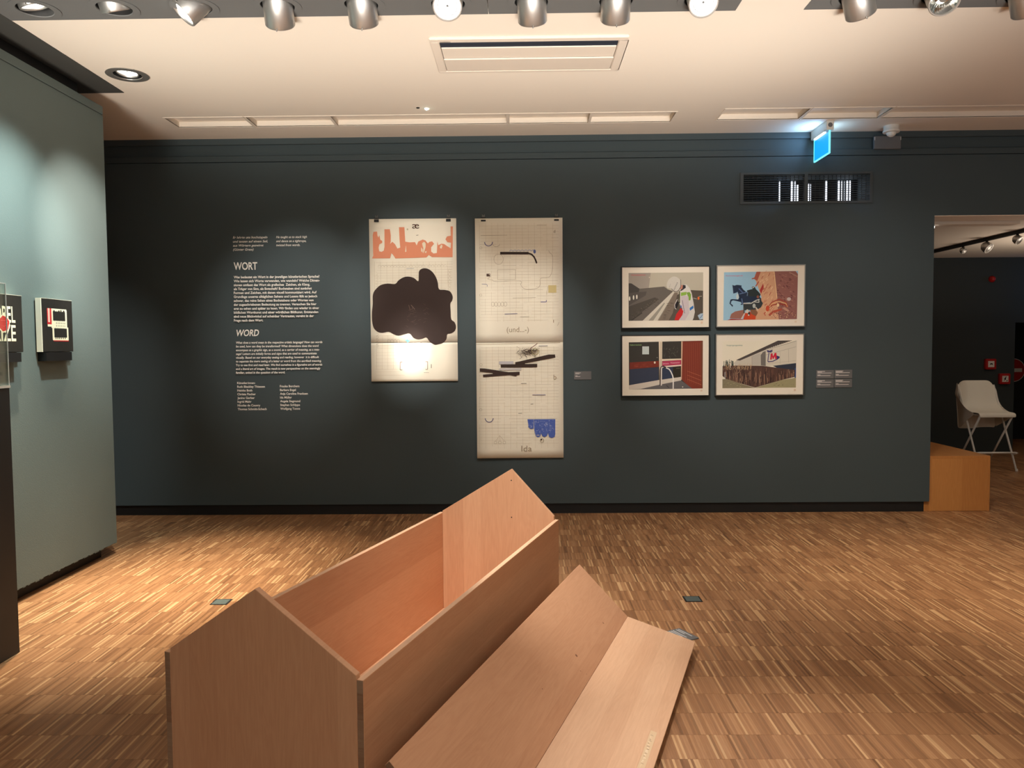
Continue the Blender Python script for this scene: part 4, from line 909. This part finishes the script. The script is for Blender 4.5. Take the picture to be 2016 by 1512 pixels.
# covered folding stool
t = thing('covered_chair','white folding chair under an off white cloth cover','chair',(5.06,8.45,0),math.radians(-2))
hw=.192
for s_ in (-1,1):
    MB().tube([(s_*hw,-.245,.012),(s_*hw,.215,.90)],.0105,12).build('leg',M['tube'],t)
    MB().tube([(s_*(hw-.025),.255,.012),(s_*(hw-.025),-.205,.60)],.0105,12).build('leg',M['tube'],t)
    MB().lathe((s_*hw,-.2475,.0),(0,0,1),[(.0,.0),(.014,.0),(.014,.014),(.011,.03)],12).build('foot_cap',M['tube'],t)
    MB().lathe((s_*(hw-.025),.2575,.0),(0,0,1),[(.0,.0),(.014,.0),(.014,.014),(.011,.03)],12).build('foot_cap',M['tube'],t)
MB().tube([(-hw,-.16,.175),(-hw-.03,-.20,.19),(-hw+.01,-.235,.20),(hw-.01,-.235,.20),(hw+.03,-.20,.19),(hw,-.16,.175)],.010,10).build('foot_rest',M['tube'],t)
MB().box(-hw+.02,hw-.02,-.20,.17,.590,.605).bevel(.005,2).build('seat',M['tube'],t)
# cover: back + seat as one draped sheet
bm = bmesh.new()
prof = [(.185,.42),(.192,.52),(.202,.62),(.214,.74),(.228,.86),(.238,.935),(.230,.955),(.213,.945),(.185,.86),(.150,.76),(.105,.68),(.03,.630),(-.10,.620),(-.19,.622),(-.222,.612),(-.224,.575)]
nu = 16; rows_=[]
for k,(y,z) in enumerate(prof):
    rw=[]
    for i in range(nu+1):
        u = -1+2*i/nu; top = z>.80
        wd = .190 if k>12 else .208
        yy = y; zz = z
        if z>.86: zz = z-.085*max(0,(abs(u)-.55)/.45)**2.4
        if k<4: yy += .008*math.sin(9*u+1.3*k); zz += -.0
        if 8<=k<=11: zz += .006*math.sin(7*u+k); 
        if k==0: zz += .008*math.sin(3*u)
        rw.append(bm.verts.new((u*wd,yy,zz)))
    rows_.append(rw)
for k in range(len(prof)-1):
    for i in range(nu): bm.faces.new((rows_[k][i],rows_[k][i+1],rows_[k+1][i+1],rows_[k+1][i])).smooth=True
# left side drape gathered from the back edge to the seat corner; narrow right drape
def drape(edge, sx, out):
    idx = 0 if sx<0 else nu; n_=len(out); prev=None
    for (a,b) in out:
        va=bm.verts.new(a); vb=bm.verts.new(b)
        mid=bm.verts.new(((a[0]+b[0])/2+sx*.012*math.sin(a[2]*40),(a[1]+b[1])/2,(a[2]+b[2])/2))
        if prev: 
            bm.faces.new((prev[0],prev[1],mid,va)).smooth=True; bm.faces.new((prev[1],prev[2],vb,mid)).smooth=True
        prev=(va,mid,vb)
drape(None,-1,[((-.200,.238,.925),(-.200,.215,.925)),((-.206,.232,.86),(-.202,.185,.86)),((-.224,.226,.80),(-.216,.160,.775)),((-.204,.220,.765),(-.212,.145,.745)),((-.200,.214,.70),(-.220,.03,.672)),((-.198,.206,.62),(-.226,-.10,.632)),((-.198,.198,.54),(-.214,-.21,.612)),((-.198,.192,.46),(-.208,-.02,.54)),((-.198,.187,.42),(-.202,.10,.45))])
drape(None,1,[((.198,.230,.86),(.198,.185,.86)),((.198,.216,.74),(.198,.150,.76)),((.198,.204,.62),(.202,.03,.63)),((.198,.195,.52),(.204,-.22,.612)),((.198,.187,.42),(.202,.02,.50))])
m_ = MB(); m_.bm.free(); m_.bm = bm
o = m_.build('cloth_cover',M['cloth'],t); md = o.modifiers.new('thick','SOLIDIFY'); md.thickness=.005; md.offset=0; md=o.modifiers.new('sub','SUBSURF'); md.levels=1; md.render_levels=2
# far wall fittings
def callpoint(x,z,label,fig):
    t = thing('alarm_box',label,'alarm box',(x,9.7,z))
    MB().box(-.066,.066,-.045,0,-.066,.066).bevel(.006,2).build('box',M['red'],t)
    MB().box(-.038,.038,-.047,-.045,-.038,.038).build('white_field',M['white'],t)
    d = Draw()
    if fig==0: d.poly([(-.02,-.012),(-.012,.010),(.012,.012),(.018,.0),(.016,-.014),(.008,-.004),(-.006,-.004)],(30,24,22))
    else: d.poly([(-.018,-.03),(-.010,-.008),(-.014,.006),(-.002,.016),(.004,.030),(.012,.028),(.006,.008),(.008,-.006),(.0,-.012)],(20,20,20)); d.poly([(.008,-.03),(.020,-.014),(.032,-.03)],(20,20,20))
    d.build('pictogram',t,(0,-.0474,0))
callpoint(5.832,1.105,'upper left red alarm box on the far wall',0)
callpoint(6.010,.920,'lower right red alarm box on the far wall, with running figure',1)
t = thing('alarm_siren','small round red siren high on the far wall','siren',(5.84,9.7,2.16))
MB().lathe((0,0,0),(0,-1,0),[(.04,0),(.04,.02),(.032,.035),(.02,.05),(.0,.055)],20).build('dome',M['red'],t)
t = thing('no_entry_sign','round red no entry sign in the dark opening','sign',(6.95,10.99,.98))
MB().lathe((0,0,0),(0,-1,0),[(.165,0),(.165,.004),(.0,.004)],40).build('disc',M['white'],t)
MB().lathe((0,-.004,0),(0,-1,0),[(.157,0),(.157,.001),(.0,.001)],40).build('red_field',M['red'],t)
MB().box(-.12,.12,-.0062,-.005,-.026,.026).build('bar',M['white'],t)
# track lights on the low ceiling
t = thing('light_track','dark lighting track under the low ceiling of the next room','lighting track',(4.69,6.7,2.43))
MB().box(-.018,.018,0,2.9,-.034,-.004).build('rail',M['black'],t)
for y_ in (.2,1.4,2.7): MB().box(-.010,.010,y_-.01,y_+.01,-.004,0).build('mount',M['black'],t)
for y_,r_,x_,lab in ((1.60,.034,0,'smallest round spotlight on the far track'),(1.18,.055,.0,'largest round spotlight on the far track'),(.70,.044,.0,'right round spotlight on the far track, nearest the doorway')):
    s = thing('track_spotlight',lab,'spotlight',(4.69,6.7+y_,2.396),0,'spotlights on the track of the next room')
    MB().cyl((0,0,0),(0,0,-.014),.012,12).build('adapter',M['black'],s)
    MB().lathe((0,0,-.012-r_*.9),(.35,-.55,-.5),[(.0,-r_),(r_*.5,-r_*.88),(r_*.86,-r_*.5),(r_,0),(r_,r_*.5),(r_*.93,r_*.55),(r_*.88,r_*.4),(.0,r_*.3)],24).build('head',M['metal'],s)
m_ = MB().tube([(0,0,0),(.03,-.12,-.03),(.12,-.24,-.02),(.16,-.4,-.05)],.004,8); tag(m_.build('loose_cable',M['black'],None,(4.76,7.30,2.420)),'black loose cable beside the track under the low ceiling','cable')
t = thing('small_lamp','small bright lamp behind the top corner of the doorway','lamp',(3.46,6.60,2.362))
MB().cyl((0,0,0),(0,0,-.006),.03,16).build('base',M['white'],t); MB().cyl((0,0,-.006),(0,0,-.022),.024,16).build('lens',M['lens'],t)
